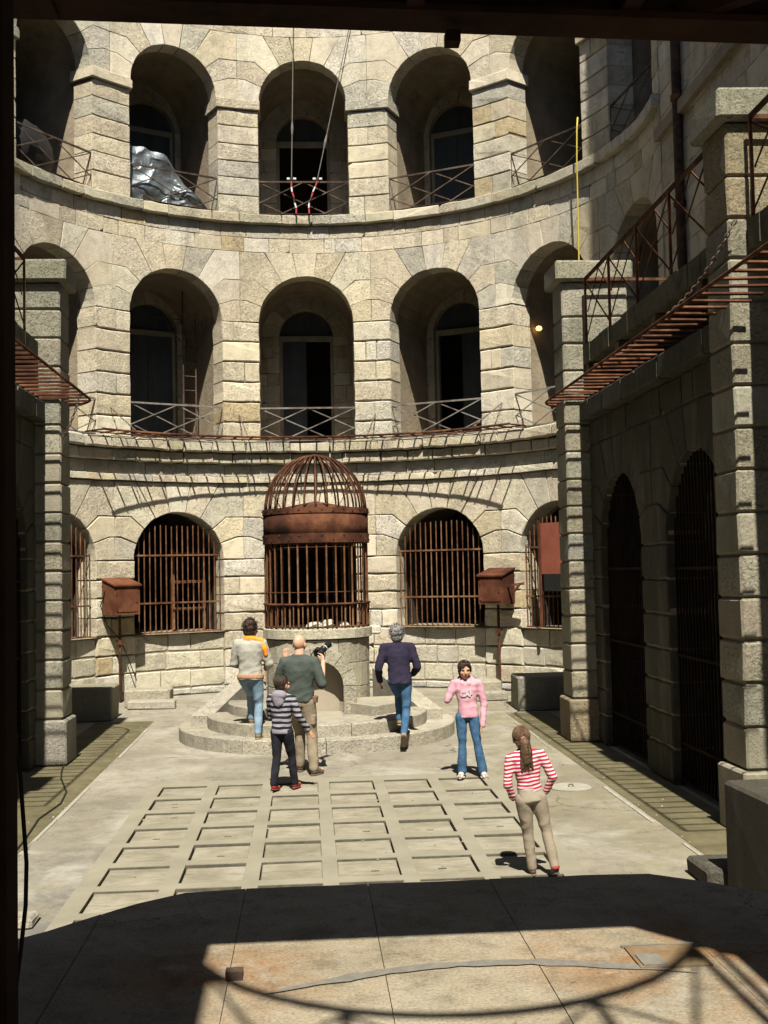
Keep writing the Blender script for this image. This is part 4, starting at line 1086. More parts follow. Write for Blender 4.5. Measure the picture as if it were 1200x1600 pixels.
# ladder in the first floor bay left of centre
f = bayfn(-1, 1.15); ld = thing('iron_ladder', f(.55, 5.4, 0), 'thin iron ladder inside the first floor arch left of centre', 'ladder')
for x in (.6, .9):
    mb = MB(); mb.tube([f(x, 5.4, 0), f(x, 8.3 if x > .7 else 8.9, 0)], .018, 6); mb.build('stile', 'darkrail', ld)
z = 5.7
while z < 8.2:
    mb = MB(); mb.tube([f(.6, z, 0), f(.9, z, 0)], .012, 5); mb.build('rung', 'darkrail', ld); z += .32
mb = MB(); mb.tube([f(.6, 8.25, 0), f(.0, 8.25, 0)], .014, 5); mb.build('side_arm', 'darkrail', ld)
mb = MB(); mb.tube([f(.05, 8.25, 0), f(.55, 7.75, 0)], .012, 5); mb.build('brace', 'darkrail', ld)
f = bayfn(2, 0); lm = thing('wall_lamp', f(-1.1, 7.6, .75), 'small glowing orange wall lamp inside the first floor arch at right', 'lamp')
mb = MB(); c = Vector(f(-1.03, 7.6, .75)); V = []
for i in range(5):
    p = PI*i/4
    for j in range(8): V.append(c+Vector((.07*math.sin(p)*math.cos(j*PI/4), .07*math.sin(p)*math.sin(j*PI/4), .055*math.cos(p))))
mb.add(V, [(i*8+j, i*8+(j+1) % 8, i*8+8+(j+1) % 8, i*8+8+j) for i in range(4) for j in range(8)]); mb.build('bulb', 'lamp', lm, True)
mb = MB(); mb.tube([f(-1.13, 7.62, .75), f(-1.03, 7.69, .75)], .02, 6); mb.build('bracket', 'darkrail', lm)
# crumpled foil sheet behind the railing of the top left bay
f = bayfn(-1, .42); fo = MB(); nx_, nz_ = 34, 22; V = []
for j in range(nz_+1):
    for i in range(nx_+1):
        s_, q = i/nx_, j/nz_; x = -1.02+1.95*s_
        zt_ = 11.78-.25*s_ if s_ < .48 else 11.66-2.2*(s_-.48) if s_ < .74 else 11.09-1.7*(s_-.74)
        p = Vector((x*2.2, q*2.6, 3.1)); nn = mnoise.noise(p*.8)*.22+abs(mnoise.noise(p*1.3))*.13
        V.append(f(x+.04*mnoise.noise(p*3), 10.47+(zt_-10.47)*q+.05*mnoise.noise(p*2+Vector((9, 0, 0))), -.30*(1-q)*(1-.3*s_)+nn))
fo.add(V, [(j*(nx_+1)+i, j*(nx_+1)+i+1, (j+1)*(nx_+1)+i+1, (j+1)*(nx_+1)+i) for j in range(nz_) for i in range(nx_)])
o = fo.build('foil_sheet', 'foil'); md = o.modifiers.new('thickness', 'SOLIDIFY'); md.thickness = .006
tag(o, 'crumpled silver foil sheet heaped behind the top floor railing left of centre', 'foil sheet')
# dark bundles in the outer left top bay
f = bayfn(-2, .5); o = thing('dark_bundle', f(-.3, 10.45, 0), 'dark covered bundle behind the railing of the far left top arch', 'bundle')
fo = MB(); V = []
for i in range(9):
    p = PI*i/8
    for j in range(14):
        q = Vector((.75*math.sin(p)*math.cos(j*PI/7), .35*math.sin(p)*math.sin(j*PI/7), .55*math.cos(p))); q *= 1+.25*mnoise.noise(q*3); V.append(f(-.35+q.x, 10.95+q.z, q.y))
fo.add(V, [(i*14+j, i*14+(j+1) % 14, i*14+14+(j+1) % 14, i*14+14+j) for i in range(8) for j in range(14)]); fo.build('cover', 'black', o, True)

# ================================================================== people
def fabric(name, c1, c2, scale=8, rough=.95, bump=.35):
    m, t, b = mat(name, rough); b.inputs['Specular IOR Level'].default_value = .1
    tc = t.nodes.new('ShaderNodeTexCoord'); v = tc.outputs['Object']
    n = noise_(t, scale, 5, .6, v); t.links.new(ramp(t, n, [(.3, c1), (.7, c2)]), b.inputs['Base Color'])
    h = math_(t, 'ADD', math_(t, 'MULTIPLY', noise_(t, 9, 3, .5, v, (1, 1, 1.6), .9), 1.0), math_(t, 'MULTIPLY', noise_(t, 150, 2, .5, v), .06))
    bump_(t, b, h, bump*.6, .03); return m
def striped(name, ca, cb, period, duty=.5, tilt=(0, 0), bump=.35):
    m, t, b = mat(name, .95); b.inputs['Specular IOR Level'].default_value = .1
    tc = t.nodes.new('ShaderNodeTexCoord'); v = tc.outputs['Object']; sp = t.nodes.new('ShaderNodeSeparateXYZ'); t.links.new(v, sp.inputs[0])
    wv = math_(t, 'MULTIPLY', math_(t, 'SUBTRACT', noise_(t, 7, 2, .5, v), .5), .03)
    zz = math_(t, 'ADD', sp.outputs[2], wv); zz = math_(t, 'ADD', zz, math_(t, 'MULTIPLY', sp.outputs[0], tilt[0]))
    fr = math_(t, 'FRACT', math_(t, 'DIVIDE', zz, period)); k = math_(t, 'GREATER_THAN', fr, duty)
    t.links.new(mixc(t, k, ca, cb), b.inputs['Base Color']); bump_(t, b, noise_(t, 9, 3, .5, v, (1, 1, 1.6), .9), bump*.6, .03); return m
def skinm(name, c):
    m, t, b = mat(name, .55); tc = t.nodes.new('ShaderNodeTexCoord')
    n = noise_(t, 12, 4, .6, tc.outputs['Object']); t.links.new(ramp(t, n, [(.3, tuple(x*.85 for x in c)), (.7, tuple(x*1.1 for x in c))]), b.inputs['Base Color'])
    b.inputs['Subsurface Weight'].default_value = .08; b.inputs['Subsurface Radius'].default_value = (.01, .004, .002); return m
def hairm(name, c1, c2):
    m, t, b = mat(name, .5); tc = t.nodes.new('ShaderNodeTexCoord'); v = tc.outputs['Object']
    n = noise_(t, 45, 5, .7, v, (1, 1, .35)); t.links.new(ramp(t, n, [(.3, c1), (.7, c2)]), b.inputs['Base Color']); bump_(t, b, n, .8, .02); return m

class Prims:
    def __init__(s): s.v = []; s.f = []
    def _add(s, V, F):
        o = len(s.v); s.v += V; s.f += [tuple(i+o for i in q) for q in F]
    def cone(s, a, ra, b, rb, n=14):
        a, b = Vector(a), Vector(b); d = b-a; L = d.length; d = d.normalized() if L > 1e-6 else Vector((0, 0, 1))
        u = d.orthogonal().normalized(); w_ = d.cross(u); rings = []
        for i in range(1, 5): q = PI/2*(1-i/4); rings.append((a-d*ra*math.sin(q), ra*math.cos(q)))
        for i in range(0, 4): q = PI/2*i/4; rings.append((b+d*rb*math.sin(q), rb*math.cos(q)))
        V = [a-d*ra]+[c+(u*math.cos(2*PI*k/n)+w_*math.sin(2*PI*k/n))*r for c, r in rings for k in range(n)]+[b+d*rb]
        F = [(0, 1+(k+1) % n, 1+k) for k in range(n)]
        for i in range(len(rings)-1):
            for k in range(n): F.append((1+i*n+k, 1+i*n+(k+1) % n, 1+(i+1)*n+(k+1) % n, 1+(i+1)*n+k))
        e = len(V)-1; l = 1+(len(rings)-1)*n; F += [(e, l+k, l+(k+1) % n) for k in range(n)]
        s._add(V, F)
    def chain(s, pts):
        for (a, ra), (b, rb) in zip(pts[:-1], pts[1:]): s.cone(a, ra, b, rb)
    def ell(s, c, r, rot=None, n=18, m_=12):
        c = Vector(c); V = []
        for i in range(m_+1):
            p = PI*i/m_
            for k in range(n):
                q = Vector((r[0]*max(math.sin(p), .002)*math.cos(2*PI*k/n), r[1]*max(math.sin(p), .002)*math.sin(2*PI*k/n), r[2]*math.cos(p)))
                V.append(c+(rot @ q if rot else q))
        F = [(i*n+k, (i+1)*n+k, (i+1)*n+(k+1) % n, i*n+(k+1) % n) for i in range(m_) for k in range(n)]
        F += [tuple(range(n)), tuple(m_*n+k for k in range(n-1, -1, -1))]
        s._add(V, F)
    def loft(s, rings, n=22):
        """rings: (centre, rx, ry, power) closed stack of superellipses"""
        V = []
        for (c, rx, ry) in rings:
            c = Vector(c)
            for k in range(n):
                a = 2*PI*k/n; x, y = math.cos(a), math.sin(a); e = .85
                V.append(c+Vector((rx*math.copysign(abs(x)**e, x), ry*math.copysign(abs(y)**e, y), 0)))
        m_ = len(rings); F = [(i*n+k, i*n+(k+1) % n, (i+1)*n+(k+1) % n, (i+1)*n+k) for i in range(m_-1) for k in range(n)]
        F += [tuple(range(n-1, -1, -1)), tuple((m_-1)*n+k for k in range(n))]
        s._add(V, F)
    def build(s, name, m, parent, voxel=.012, smooth=4, fold=0., fscale=9., cut=None, zsc=1.5):
        me = bpy.data.meshes.new('tmp'); me.from_pydata([tuple(v) for v in s.v], [], s.f); me.update()
        o = bpy.data.objects.new('tmp', me); COL.objects.link(o)
        r = o.modifiers.new('r', 'REMESH'); r.mode = 'VOXEL'; r.voxel_size = voxel
        if smooth: q = o.modifiers.new('s', 'SMOOTH'); q.factor = .5; q.iterations = smooth
        bpy.context.view_layer.update()
        dg = bpy.context.evaluated_depsgraph_get(); nm = bpy.data.meshes.new_from_object(o.evaluated_get(dg), depsgraph=dg)
        bpy.data.objects.remove(o); bpy.data.meshes.remove(me)
        if fold:
            nr = [v.normal.copy() for v in nm.vertices]
            for v, nn in zip(nm.vertices, nr):
                p = v.co; a_ = mnoise.noise(Vector((p.x*fscale*.8+p.z*fscale*.6, p.y*fscale*.8, p.z*fscale*zsc*.8-p.x*fscale*.5))); c_ = mnoise.noise(Vector((p.x*fscale*.9-p.z*fscale*.7+7, p.y*fscale*.9, p.z*fscale*zsc*.7))); k = (.45-1.6*abs(a_))+(.35-1.2*abs(c_))*.7
                v.co = p+nn*(k*fold)
        nm.name = name; nm.materials.clear(); nm.materials.append(m); nm.polygons.foreach_set('use_smooth', [True]*len(nm.polygons)); nm.update()
        ob = bpy.data.objects.new(name, nm); COL.objects.link(ob); ob.parent = parent; return ob

def hand(pr, wr, d, s, n, H, curl=.5, spread=1.0, point=False):
    """palm and five separate fingers; d along the hand, s to the thumb side, n out of the palm"""
    d, s, n = Vector(d).normalized(), Vector(s).normalized(), Vector(n).normalized(); k = H*.0052
    L = H*.052
    for q in (-1, -.33, .33, 1): pr.cone(wr, k*1.9, wr+d*L+s*(q*H*.0155), k*1.45)
    for i, (q, ln) in enumerate(((1.05, .040), (.35, .045), (-.35, .042), (-1.05, .033))):
        a = wr+d*L+s*(q*H*.0165); cr = 0 if (point and i == 0) else curl
        e1 = (d+s*(q*.10*spread)).normalized(); b = a+e1*(ln*H*.5)-n*(-cr*.35*ln*H); c = b+(e1*(1-cr*.9)+n*cr).normalized()*(ln*H*.5)
        pr.chain([(a, k*1.15), (b, k*1.1), (c, k*.9)])
    t0 = wr+d*(L*.25)+s*(H*.012); t1 = t0+(d*.6+s*.8+n*.2).normalized()*(H*.028); t2 = t1+(d*.9+s*.25+n*.35).normalized()*(H*.024)
    pr.chain([(t0, k*1.5), (t1, k*1.3), (t2, k*1.0)])

DEF = dict(hip=(0, 0, .525), chest=(0, 0, .735), neck=(0, -.005, .845), head=(0, .012, .928),
           shL=(-.106, -.004, .803), shR=(.106, -.004, .803), elL=(-.145, -.02, .63), elR=(.145, -.02, .63), wrL=(-.15, .03, .485), wrR=(.15, .03, .485),
           hpL=(-.052, 0, .515), hpR=(.052, 0, .515), knL=(-.06, .015, .285), knR=(.06, .015, .285), anL=(-.065, -.01, .05), anR=(.065, -.01, .05), tdL=(0, 1), tdR=(0, 1),
           hzL=0, hzR=0)
o_top = [None]
def person(label, loc, yaw, H, pose, cl, tilt=(0, 0)):
    o = thing('person', loc, label, 'person'); o.rotation_euler = (tilt[0], tilt[1], yaw)
    J = dict(DEF); J.update(pose)
    g_ = {k: (Vector(v)*H if len(v) == 3 else v) for k, v in J.items() if isinstance(v, tuple) and not k.startswith('hand')}
    bw = cl.get('bulk', 1.0); lw = cl.get('legw', 1.0)
    hip, ch, nk, hd = g_['hip'], g_['chest'], g_['neck'], g_['head']
    def spine(f):                           # 0 pelvis .. 1 neck
        return hip.lerp(ch, f/.62) if f < .62 else ch.lerp(nk, (f-.62)/.38)
    # ---- body: one skin from head to feet
    B = Prims()
    sk = cl.get('head', 1.0); hs_ = H*sk
    hc = hd
    hy = J.get('headyaw', 0); Rz = Matrix.Rotation(hy, 3, 'Z') @ Matrix.Rotation(J.get('headpitch', 0), 3, 'X')
    def hp(x, y, z): return hc+Rz @ (Vector((x, y, z))*hs_)
    B.ell(hp(0, -.006, .012), (.044*hs_, .054*hs_, .058*hs_), Rz); B.ell(hp(0, .012, -.022), (.036*hs_, .042*hs_, .046*hs_), Rz); B.ell(hp(0, .034, -.052), (.018*hs_, .018*hs_, .015*hs_), Rz)
    B.chain([(hp(0, .05, .008), .006*hs_), (hp(0, .061, -.016), .0095*hs_)]); B.ell(hp(0, .05, -.034), (.014*hs_, .008*hs_, .006*hs_), Rz)
    for s in (-1, 1):
        B.ell(hp(s*.046, -.004, -.006), (.007*hs_, .013*hs_, .019*hs_), Rz); B.ell(hp(s*.026, .036, -.016), (.014*hs_, .014*hs_, .014*hs_), Rz)
        B.ell(hp(s*.02, .043, .014), (.015*hs_, .008*hs_, .006*hs_), Rz)
    B.cone(nk-Vector((0, 0, .02*H)), .034*H*bw, hc-Vector((0, .008*H, .03*H)), .030*H*bw)
    B.loft([(spine(0), .075*H*lw, .055*H), (spine(.35), .068*H, .05*H), (spine(.7), .085*H, .055*H), (spine(.95), .07*H, .04*H)])
    for s in 'LR':
        B.chain([(g_['sh'+s], .028*H), (g_['el'+s], .022*H), (g_['wr'+s], .0165*H)])
        B.chain([(g_['hp'+s], .05*H*lw), (g_['kn'+s], .032*H*lw), (g_['an'+s], .020*H)])
        if not J.get('hide'+s):
            d = (g_['wr'+s]-g_['el'+s]).normalized(); hv = J.get('hand'+s)
            if hv: dd, ss, nn = (Vector(x) for x in hv[:3]); hand(B, g_['wr'+s], dd, ss, nn, H, *(hv[3:] or (.5,)))
            else:
                si = Vector((0, 1, 0)); si = (si-d*si.dot(d)).normalized(); nn = Vector((1 if s == 'L' else -1, 0, 0)); nn = (nn-d*nn.dot(d)).normalized(); hand(B, g_['wr'+s], d, si, nn, H, .45)
        a = g_['an'+s]; td = Vector((*J['td'+s], J['hz'+s])).normalized(); B.chain([(a-Vector((0, 0, .012*H)), .02*H), (a+td*(.10*H)-Vector((0, 0, .028*H)), .015*H)])
    B.build('body', cl['skin'], o, .0062 if H > 1.5 else .0055, 3)
    # eyes and mouth
    for s in (-1, 1):
        e = Prims(); e.ell(hp(s*.019, .0485, .004), (.0075*hs_, .004*hs_, .004*hs_), Rz, 10, 6); e.build('eye', MP['eye'], o, .0015*1.3, 0)
    e = Prims(); e.ell(hp(0, .0565, -.036), (.0125*hs_, .003*hs_, .003*hs_), Rz, 10, 6); e.build('mouth', MP['lip'], o, .0018, 0)
    # ---- top garment
    T = Prims(); tw = cl.get('topw', 1.0); hem = cl.get('hem', -.02)
    hf = cl.get('flare', 1.0)
    low = hip+(hip-ch).normalized()*(-hem*H)
    T.loft([(low, .090*H*tw*hf, .064*H*tw*hf), (spine(.12), .088*H*tw, .062*H*tw), (spine(.38), .084*H*tw, .060*H*tw), (spine(.66), .101*H*tw, .068*H*tw), (spine(.84), .097*H*tw, .060*H*tw), (spine(.95), .068*H*tw, .046*H*tw), (spine(1.05), .043*H, .040*H)])
    sw = cl.get('sleevew', 1.0)
    for s in 'LR':
        sh, el, wr = g_['sh'+s], g_['el'+s], g_['wr'+s]
        e = el.lerp(wr, cl.get('sleeve'+s, cl.get('sleeve', .93)))
        T.cone(spine(1.0)-Vector((0, 0, .012*H)), .034*H, sh, .036*H*sw); T.cone(sh.lerp(spine(.8), .35), .05*H*tw, sh, .037*H*sw)
        T.chain([(sh, .037*H*sw), (el, .031*H*sw), (e, .0235*H*sw)])
    if cl.get('hood'):
        b_ = nk+Vector((0, -.045*H, -.005*H)); T.ell(b_, (.075*H, .040*H, .045*H)); T.ell(b_+Vector((0, -.012*H, -.04*H)), (.055*H, .03*H, .05*H))
        for s in (-1, 1): T.cone(b_+Vector((s*.05*H, .01*H, 0)), .026*H, nk+Vector((s*.03*H, .045*H, -.035*H)), .018*H)
    tp_ = T.build('top', cl['top'], o, .0105 if H > 1.5 else .009, 3, .006*H, 12/H)
    if cl.get('hoodmat'):
        hb = Prims(); b_ = nk+Vector((0, -.050*H, -.005*H)); hb.ell(b_, (.076*H, .042*H, .046*H)); hb.ell(b_+Vector((0, -.014*H, -.045*H)), (.056*H, .032*H, .055*H))
        hb.build('hood', cl['hoodmat'], tp_, .009, 3, .008*H, 9/H)
    # ---- trousers
    G = Prims(); fl_ = cl.get('hemw', 1.0)
    G.loft([(hip-Vector((0, 0, .035*H)), .080*H*lw, .058*H*lw), (hip, .086*H*lw, .064*H*lw), (spine(.14), .080*H*lw, .058*H*lw), (spine(.22), .076*H, .054*H)])
    for s in 'LR':
        k, a = g_['kn'+s], g_['an'+s]
        G.chain([(g_['hp'+s], .062*H*lw), (g_['hp'+s].lerp(k, .5), .053*H*lw), (k, .041*H*lw), (k.lerp(a, .5), .037*H*lw*(1+fl_)/2), (a.lerp(k, .03), .032*H*lw*fl_)])
    G.build('trousers', cl['legs'], o, .0105 if H > 1.5 else .009, 3, .0042*H, 11/H, zsc=1.1)
    # ---- shoes
    for s in 'LR':
        a = g_['an'+s]; td = Vector((*J['td'+s], J['hz'+s])).normalized(); Sx = Prims(); up = Vector((0, 0, 1)); up = (up-td*up.dot(td)).normalized(); sd = td.cross(up)
        rot = Matrix((sd, td, up)).transposed()
        Sx.ell(a+td*(.028*H)-up*(.022*H), (.026*H, .055*H, .026*H), rot); Sx.ell(a+td*(.072*H)-up*(.032*H), (.028*H, .042*H, .018*H), rot); Sx.cone(a, .024*H, a-up*.02*H, .026*H)
        sh_ = Sx.build('shoe', cl['shoe'], o, .008, 2)
        so_ = Prims(); so_.ell(a+td*(.035*H)-up*(.044*H), (.029*H, .078*H, .0085*H), rot); q = so_.build('sole', cl.get('sole', cl['shoe']), sh_, .007, 1)
    # ---- hair
    hk = cl.get('hair')
    if hk:
        hm = cl['hairmat']; Q = Prims()
        if hk == 'curly':
            Q.ell(hp(0, -.014, .028), (.060*hs_, .066*hs_, .060*hs_), Rz); Q.ell(hp(0, -.035, -.012), (.056*hs_, .040*hs_, .05*hs_), Rz)
            for i in range(60):
                a = random.uniform(0, 2*PI); p = random.uniform(-.4, 1.4); c = hp(.056*math.cos(p)*math.cos(a), -.014+.06*math.cos(p)*math.sin(a)*(1 if math.sin(a) < 0 else .6), .026+.058*math.sin(p)); Q.ell(c, (.016*hs_,)*3, None, 8, 6)
            Q.build('hair', hm, o, .007, 1, .004, 30)
        elif hk == 'short':
            Q.ell(hp(0, -.014, .022), (.050*hs_, .056*hs_, .056*hs_), Rz); Q.ell(hp(0, -.028, -.006), (.045*hs_, .036*hs_, .045*hs_), Rz)
            Q.build('hair', hm, o, .007, 2, .002, 40)
        elif hk == 'tail':
            Q.ell(hp(0, -.012, .022), (.0515*hs_, .059*hs_, .057*hs_), Rz); Q.ell(hp(0, -.030, -.008), (.046*hs_, .036*hs_, .05*hs_), Rz)
            Q.chain([(hp(0, -.062, .012), .014*hs_), (hp(.004, -.08, -.02), .027*hs_), (hp(.004, -.078, -.07), .030*hs_), (hp(.0, -.07, -.12), .026*hs_), (hp(-.006, -.062, -.165), .010*hs_)])
            for s in (-1, 1): Q.chain([(hp(.01*s, -.075, -.06), .018*hs_), (hp(.026*s, -.068, -.13), .012*hs_), (hp(.032*s, -.062, -.18), .005*hs_)])
            hh = Q.build('hair', hm, o, .006, 1, .004, 26)
            e = Prims(); e.ell(hp(0, -.066, .008), (.018*hs_, .012*hs_, .018*hs_)); e.build('hair_tie', MP['lip'], o, .004, 1)
        elif hk == 'front':
            Q.ell(hp(0, -.014, .022), (.0515*hs_, .057*hs_, .057*hs_), Rz); Q.ell(hp(0, -.034, -.012), (.049*hs_, .034*hs_, .055*hs_), Rz)
            for s in (-1, 1): Q.chain([(hp(s*.018, .036, .052), .014*hs_), (hp(s*.04, .028, .028), .012*hs_), (hp(s*.047, .012, -.01), .009*hs_)])
            Q.chain([(hp(.0, .036, .056), .012*hs_), (hp(.022, .047, .030), .009*hs_)])
            Q.build('hair', hm, o, .006, 2, .002, 30)
    if hk:
        sm_ = MB(); rs = random.Random(3)
        def strand(pts, r0): sm_.tube(pts, r0, 3, rr=[r0*(1-.75*i/(len(pts)-1)) for i in range(len(pts))])
        if hk == 'curly':
            for i in range(340):
                a = rs.uniform(0, 2*PI); p_ = rs.uniform(-.55, 1.5); y_ = math.cos(p_)*math.sin(a)
                if y_ > .35 and p_ < .7: continue
                d = Vector((math.cos(p_)*math.cos(a), y_, math.sin(p_))); c = Vector((0, -.014, .026))+Vector((d.x*.056, d.y*.06, d.z*.058)); t1 = Vector((rs.uniform(-1, 1), rs.uniform(-1, 1), rs.uniform(-1, 1)))*.016
                strand([hp(*c), hp(*(c+d*.010+t1*.5)), hp(*(c+d*.016+t1)), hp(*(c+d*.012+t1*1.5))], .0032*hs_)
        else:
            for i in range(260):
                a = rs.uniform(PI*.95, 2.05*PI) if hk != 'front' else rs.uniform(PI*.8, 2.2*PI); p_ = rs.uniform(-.1, 1.35)
                pts = []
                for q_ in range(5):
                    pp_ = p_-q_*.16; pts.append(hp(.0525*math.cos(pp_)*math.cos(a), -.013+.060*math.cos(pp_)*math.sin(a), .020+.058*math.sin(pp_)))
                strand(pts, .0026*hs_)
            if hk == 'tail':
                for i in range(150):
                    a = rs.uniform(0, 2*PI); w_ = rs.uniform(.6, 1.15); ox, oy = math.cos(a)*w_, math.sin(a)*w_; ln = rs.uniform(.7, 1.15)
                    strand([hp(.012*ox, -.064+.012*oy, .01), hp(.025*ox+.004, -.08+.024*oy, -.02), hp(.030*ox+.004, -.078+.026*oy, -.02-.05*ln), hp(.028*ox, -.070+.022*oy, -.02-.10*ln), hp(.020*ox+rs.uniform(-.012, .012), -.062+.014*oy, -.02-.15*ln)], .0028*hs_)
        st_ = sm_.build('hair_strands', cl['hairmat']); st_.parent = o
    o_top[0] = tp_
    return o, g_, hp
MP = dict(letter=simple('pale_applique', (.46, .36, .39), (.55, .45, .48), 20, .9, bump=0), eye=simple('eye_dark', (.02, .015, .012), (.03, .02, .02), 10, .3, bump=0), lip=simple('lip_red', (.30, .10, .085), (.36, .13, .1), 10, .5, bump=0),
    fair=skinm('skin_fair', (.50, .29, .20)), tan=skinm('skin_tan', (.43, .24, .155)), warm=skinm('skin_warm', (.40, .23, .14)),
    jacket=fabric('cream_jacket', (0.2728, 0.2666, 0.2294), (0.3472, 0.341, 0.2976)), jeans=fabric('pale_jeans', (0.1122, 0.1848, 0.264), (0.2244, 0.3036, 0.3762), 9), denim=fabric('blue_denim', (0.0225, 0.0638, 0.1275), (0.0638, 0.1275, 0.2175), 9),
    green=fabric('slate_fleece', (0.0465, 0.057, 0.0508), (0.0651, 0.0775, 0.0694)), khaki=fabric('khaki_cargo', (0.186, 0.1488, 0.1023), (0.248, 0.2046, 0.1488)), navy=fabric('navy_knit', (0.0161, 0.0136, 0.0279), (0.0279, 0.0236, 0.0422), bump=.5),
    black=fabric('black_trouser', (.010, .010, .014), (.022, .022, .028)), pink=fabric('pink_fleece', (0.4356, 0.2244, 0.2772), (0.5016, 0.297, 0.3432)), beige=fabric('beige_trouser', (0.198, 0.165, 0.121), (0.253, 0.2145, 0.165)), grey=fabric('grey_hood', (0.1674, 0.1612, 0.1922), (0.2294, 0.217, 0.248)),
    orange=fabric('orange_cloth', (0.663, 0.2125, 0.0255), (0.748, 0.2805, 0.0425)), rim=fabric('rust_trim', (0.273, 0.13, 0.065), (0.3575, 0.247, 0.1755), 30), leather=simple('brown_leather', (.10, .06, .035), (.18, .11, .07), 12, .6, bump=.2), redshoe=simple('red_shoe', (0.175, 0.021, 0.021), (0.252, 0.042, 0.035), 12, .6, bump=.2), whiteshoe=simple('white_shoe', (0.375, 0.36, 0.36), (0.51, 0.495, 0.495), 12, .6, bump=.2), sole=simple('tan_sole', (0.18, 0.132, 0.084), (0.252, 0.192, 0.12), 12, .8, bump=.2), darkshoe=simple('dark_shoe', (.07, .055, .04), (.13, .10, .075), 12, .7, bump=.2), wsole=simple('white_sole', (.6, .6, .58), (.7, .7, .68), 12, .7, bump=0),
    hdark=hairm('hair_dark', (.012, .008, .006), (.05, .03, .02)), hbrown=hairm('hair_brown', (.05, .03, .018), (.16, .095, .055)), hgrey=hairm('hair_grey', (.05, .05, .05), (.26, .25, .24)),
    sboy=striped('boy_stripes', (0.0155, 0.0155, 0.0198), (0.2604, 0.248, 0.2914), .060, .5), sred=striped('red_stripes', (0.3744, 0.0216, 0.054), (0.576, 0.5184, 0.5184), .030, .56), cloth=fabric('beige_shirt', (0.252, 0.222, 0.168), (0.3, 0.27, 0.21)))

# 1 curly-haired person in cream jacket walking up the steps
o, J, hp = person('person in cream jacket with orange collar and pale jeans on the steps', (-.90, 16.58, .20), R_(-14), 1.66,
    dict(wrR=(.10, .15, .585), elR=(.155, .03, .635), wrL=(-.06, .16, .60), elL=(-.15, .02, .635), handR=((-.3, .9, .1), (0, .2, 1), (-1, 0, 0)), knR=(.055, .05, .30), anR=(.06, -.005, .05), knL=(-.04, .14, .37), anL=(-.045, .16, .155), hzR=-.05, head=(.006, .02, .925), headyaw=R_(-20)),
    dict(skin=MP['warm'], top=MP['jacket'], legs=MP['jeans'], shoe=MP['sole'], hair='curly', hairmat=MP['hdark'], topw=1.16, sleevew=1.28, hem=-.02, flare=1.08, legw=.96, hemw=1.0))
H = 1.66
q = Prims(); q.loft([((0, -.006, .835*H), .064*H, .050*H), ((0, -.003, .865*H), .052*H, .050*H), ((0, 0, .878*H), .046*H, .046*H)])
for s in (1,): q.chain([((.05*H, -.03*H, .85*H), .02*H), ((.105*H, -.02*H, .832*H), .027*H), ((.135*H, -.028*H, .77*H), .026*H), ((.145*H, -.02*H, .715*H), .020*H)])
q.build('collar', MP['orange'], o_top[0], .010, 2)
q = Prims(); q.loft([((0, 0, .515*H), .1165*H, .084*H), ((0, 0, .530*H), .1165*H, .084*H), ((0, 0, .555*H), .110*H, .080*H)]); q.build('hem_band', MP['rim'], o_top[0], .011, 2)
# 2 bald man with the camera
o, J, hp = person('bald man in dark green fleece and khaki trousers holding a camera', (-.19, 14.68, 0), R_(-8), 1.755,
    dict(elR=(.165, -.03, .645), wrR=(.155, .13, .79), elL=(-.165, .03, .665), wrL=(-.125, .15, .80), handL=((0, .2, 1), (.6, .6, 0), (1, -.4, 0), .15, 1.5), handR=((-.2, .4, .8), (-.6, .6, .3), (-.8, .1, -.2), .7),
         knR=(.075, .03, .285), anR=(.095, -.02, .05), knL=(-.02, .12, .30), anL=(-.03, .15, .05), tdR=(.45, .9), head=(.0, .018, .93), headyaw=R_(-12), headpitch=R_(8)),
    dict(skin=MP['fair'], top=MP['green'], legs=MP['khaki'], shoe=MP['darkshoe'], hair=None, topw=1.16, sleevew=1.15, hem=.0, legw=1.02, hemw=1.1, sleeveR=.25, sleeveL=.55, bulk=1.15))
H = 1.755
pk = Prims(); pk.loft([((.105*H, .0, .515*H), .022*H, .04*H), ((.108*H, 0, .56*H), .024*H, .042*H)]); pk.build('belt_pouch', MP['leather'], o, .006, 1)
pk = Prims(); pk.loft([((.088*H, .0, .36*H), .025*H, .035*H), ((.09*H, 0, .43*H), .027*H, .037*H)]); pk.build('cargo_pocket', MP['khaki'], o, .008, 1, .004, 12)
pb = Prims(); pb.loft([((0, 0, .536*H), .096*H, .07*H), ((0, 0, .552*H), .096*H, .07*H)]); pb.build('belt', MP['leather'], o, .007, 1)
ML = Matrix.Translation(o.location) @ o.rotation_euler.to_matrix().to_4x4()
cw = ML @ Vector((.115*H, .19*H, .85*H))
ca = thing('camera', cw, 'black camera with a long lens held up by the bald man', 'camera'); ca.rotation_euler = (R_(28), R_(6), R_(-38))
cmb = MB(); V, F = chamfer_block(-.07, .07, -.03, .035, -.05, .05, .012, .001); cmb.add(V, F); V, F = chamfer_block(-.03, .03, -.03, .035, .05, .082, .012, .001); cmb.add(V, F); q = cmb.build('camera_body', 'black'); q.parent = ca
cmb = MB(); cmb.tube([(0, .03, 0), (0, .08, 0), (0, .082, 0), (0, .17, 0), (0, .172, 0), (0, .235, 0)], .04, 14, rr=[.038, .038, .044, .044, .04, .05]); q = cmb.build('lens', simple('lens_black', (.01, .01, .01), (.02, .02, .02), 10, .35, bump=0), None, True); q.parent = ca
cmb = MB(); cmb.tube([(0, .128, 0), (0, .140, 0)], .0455, 14); q = cmb.build('lens_ring', 'white'); q.parent = ca
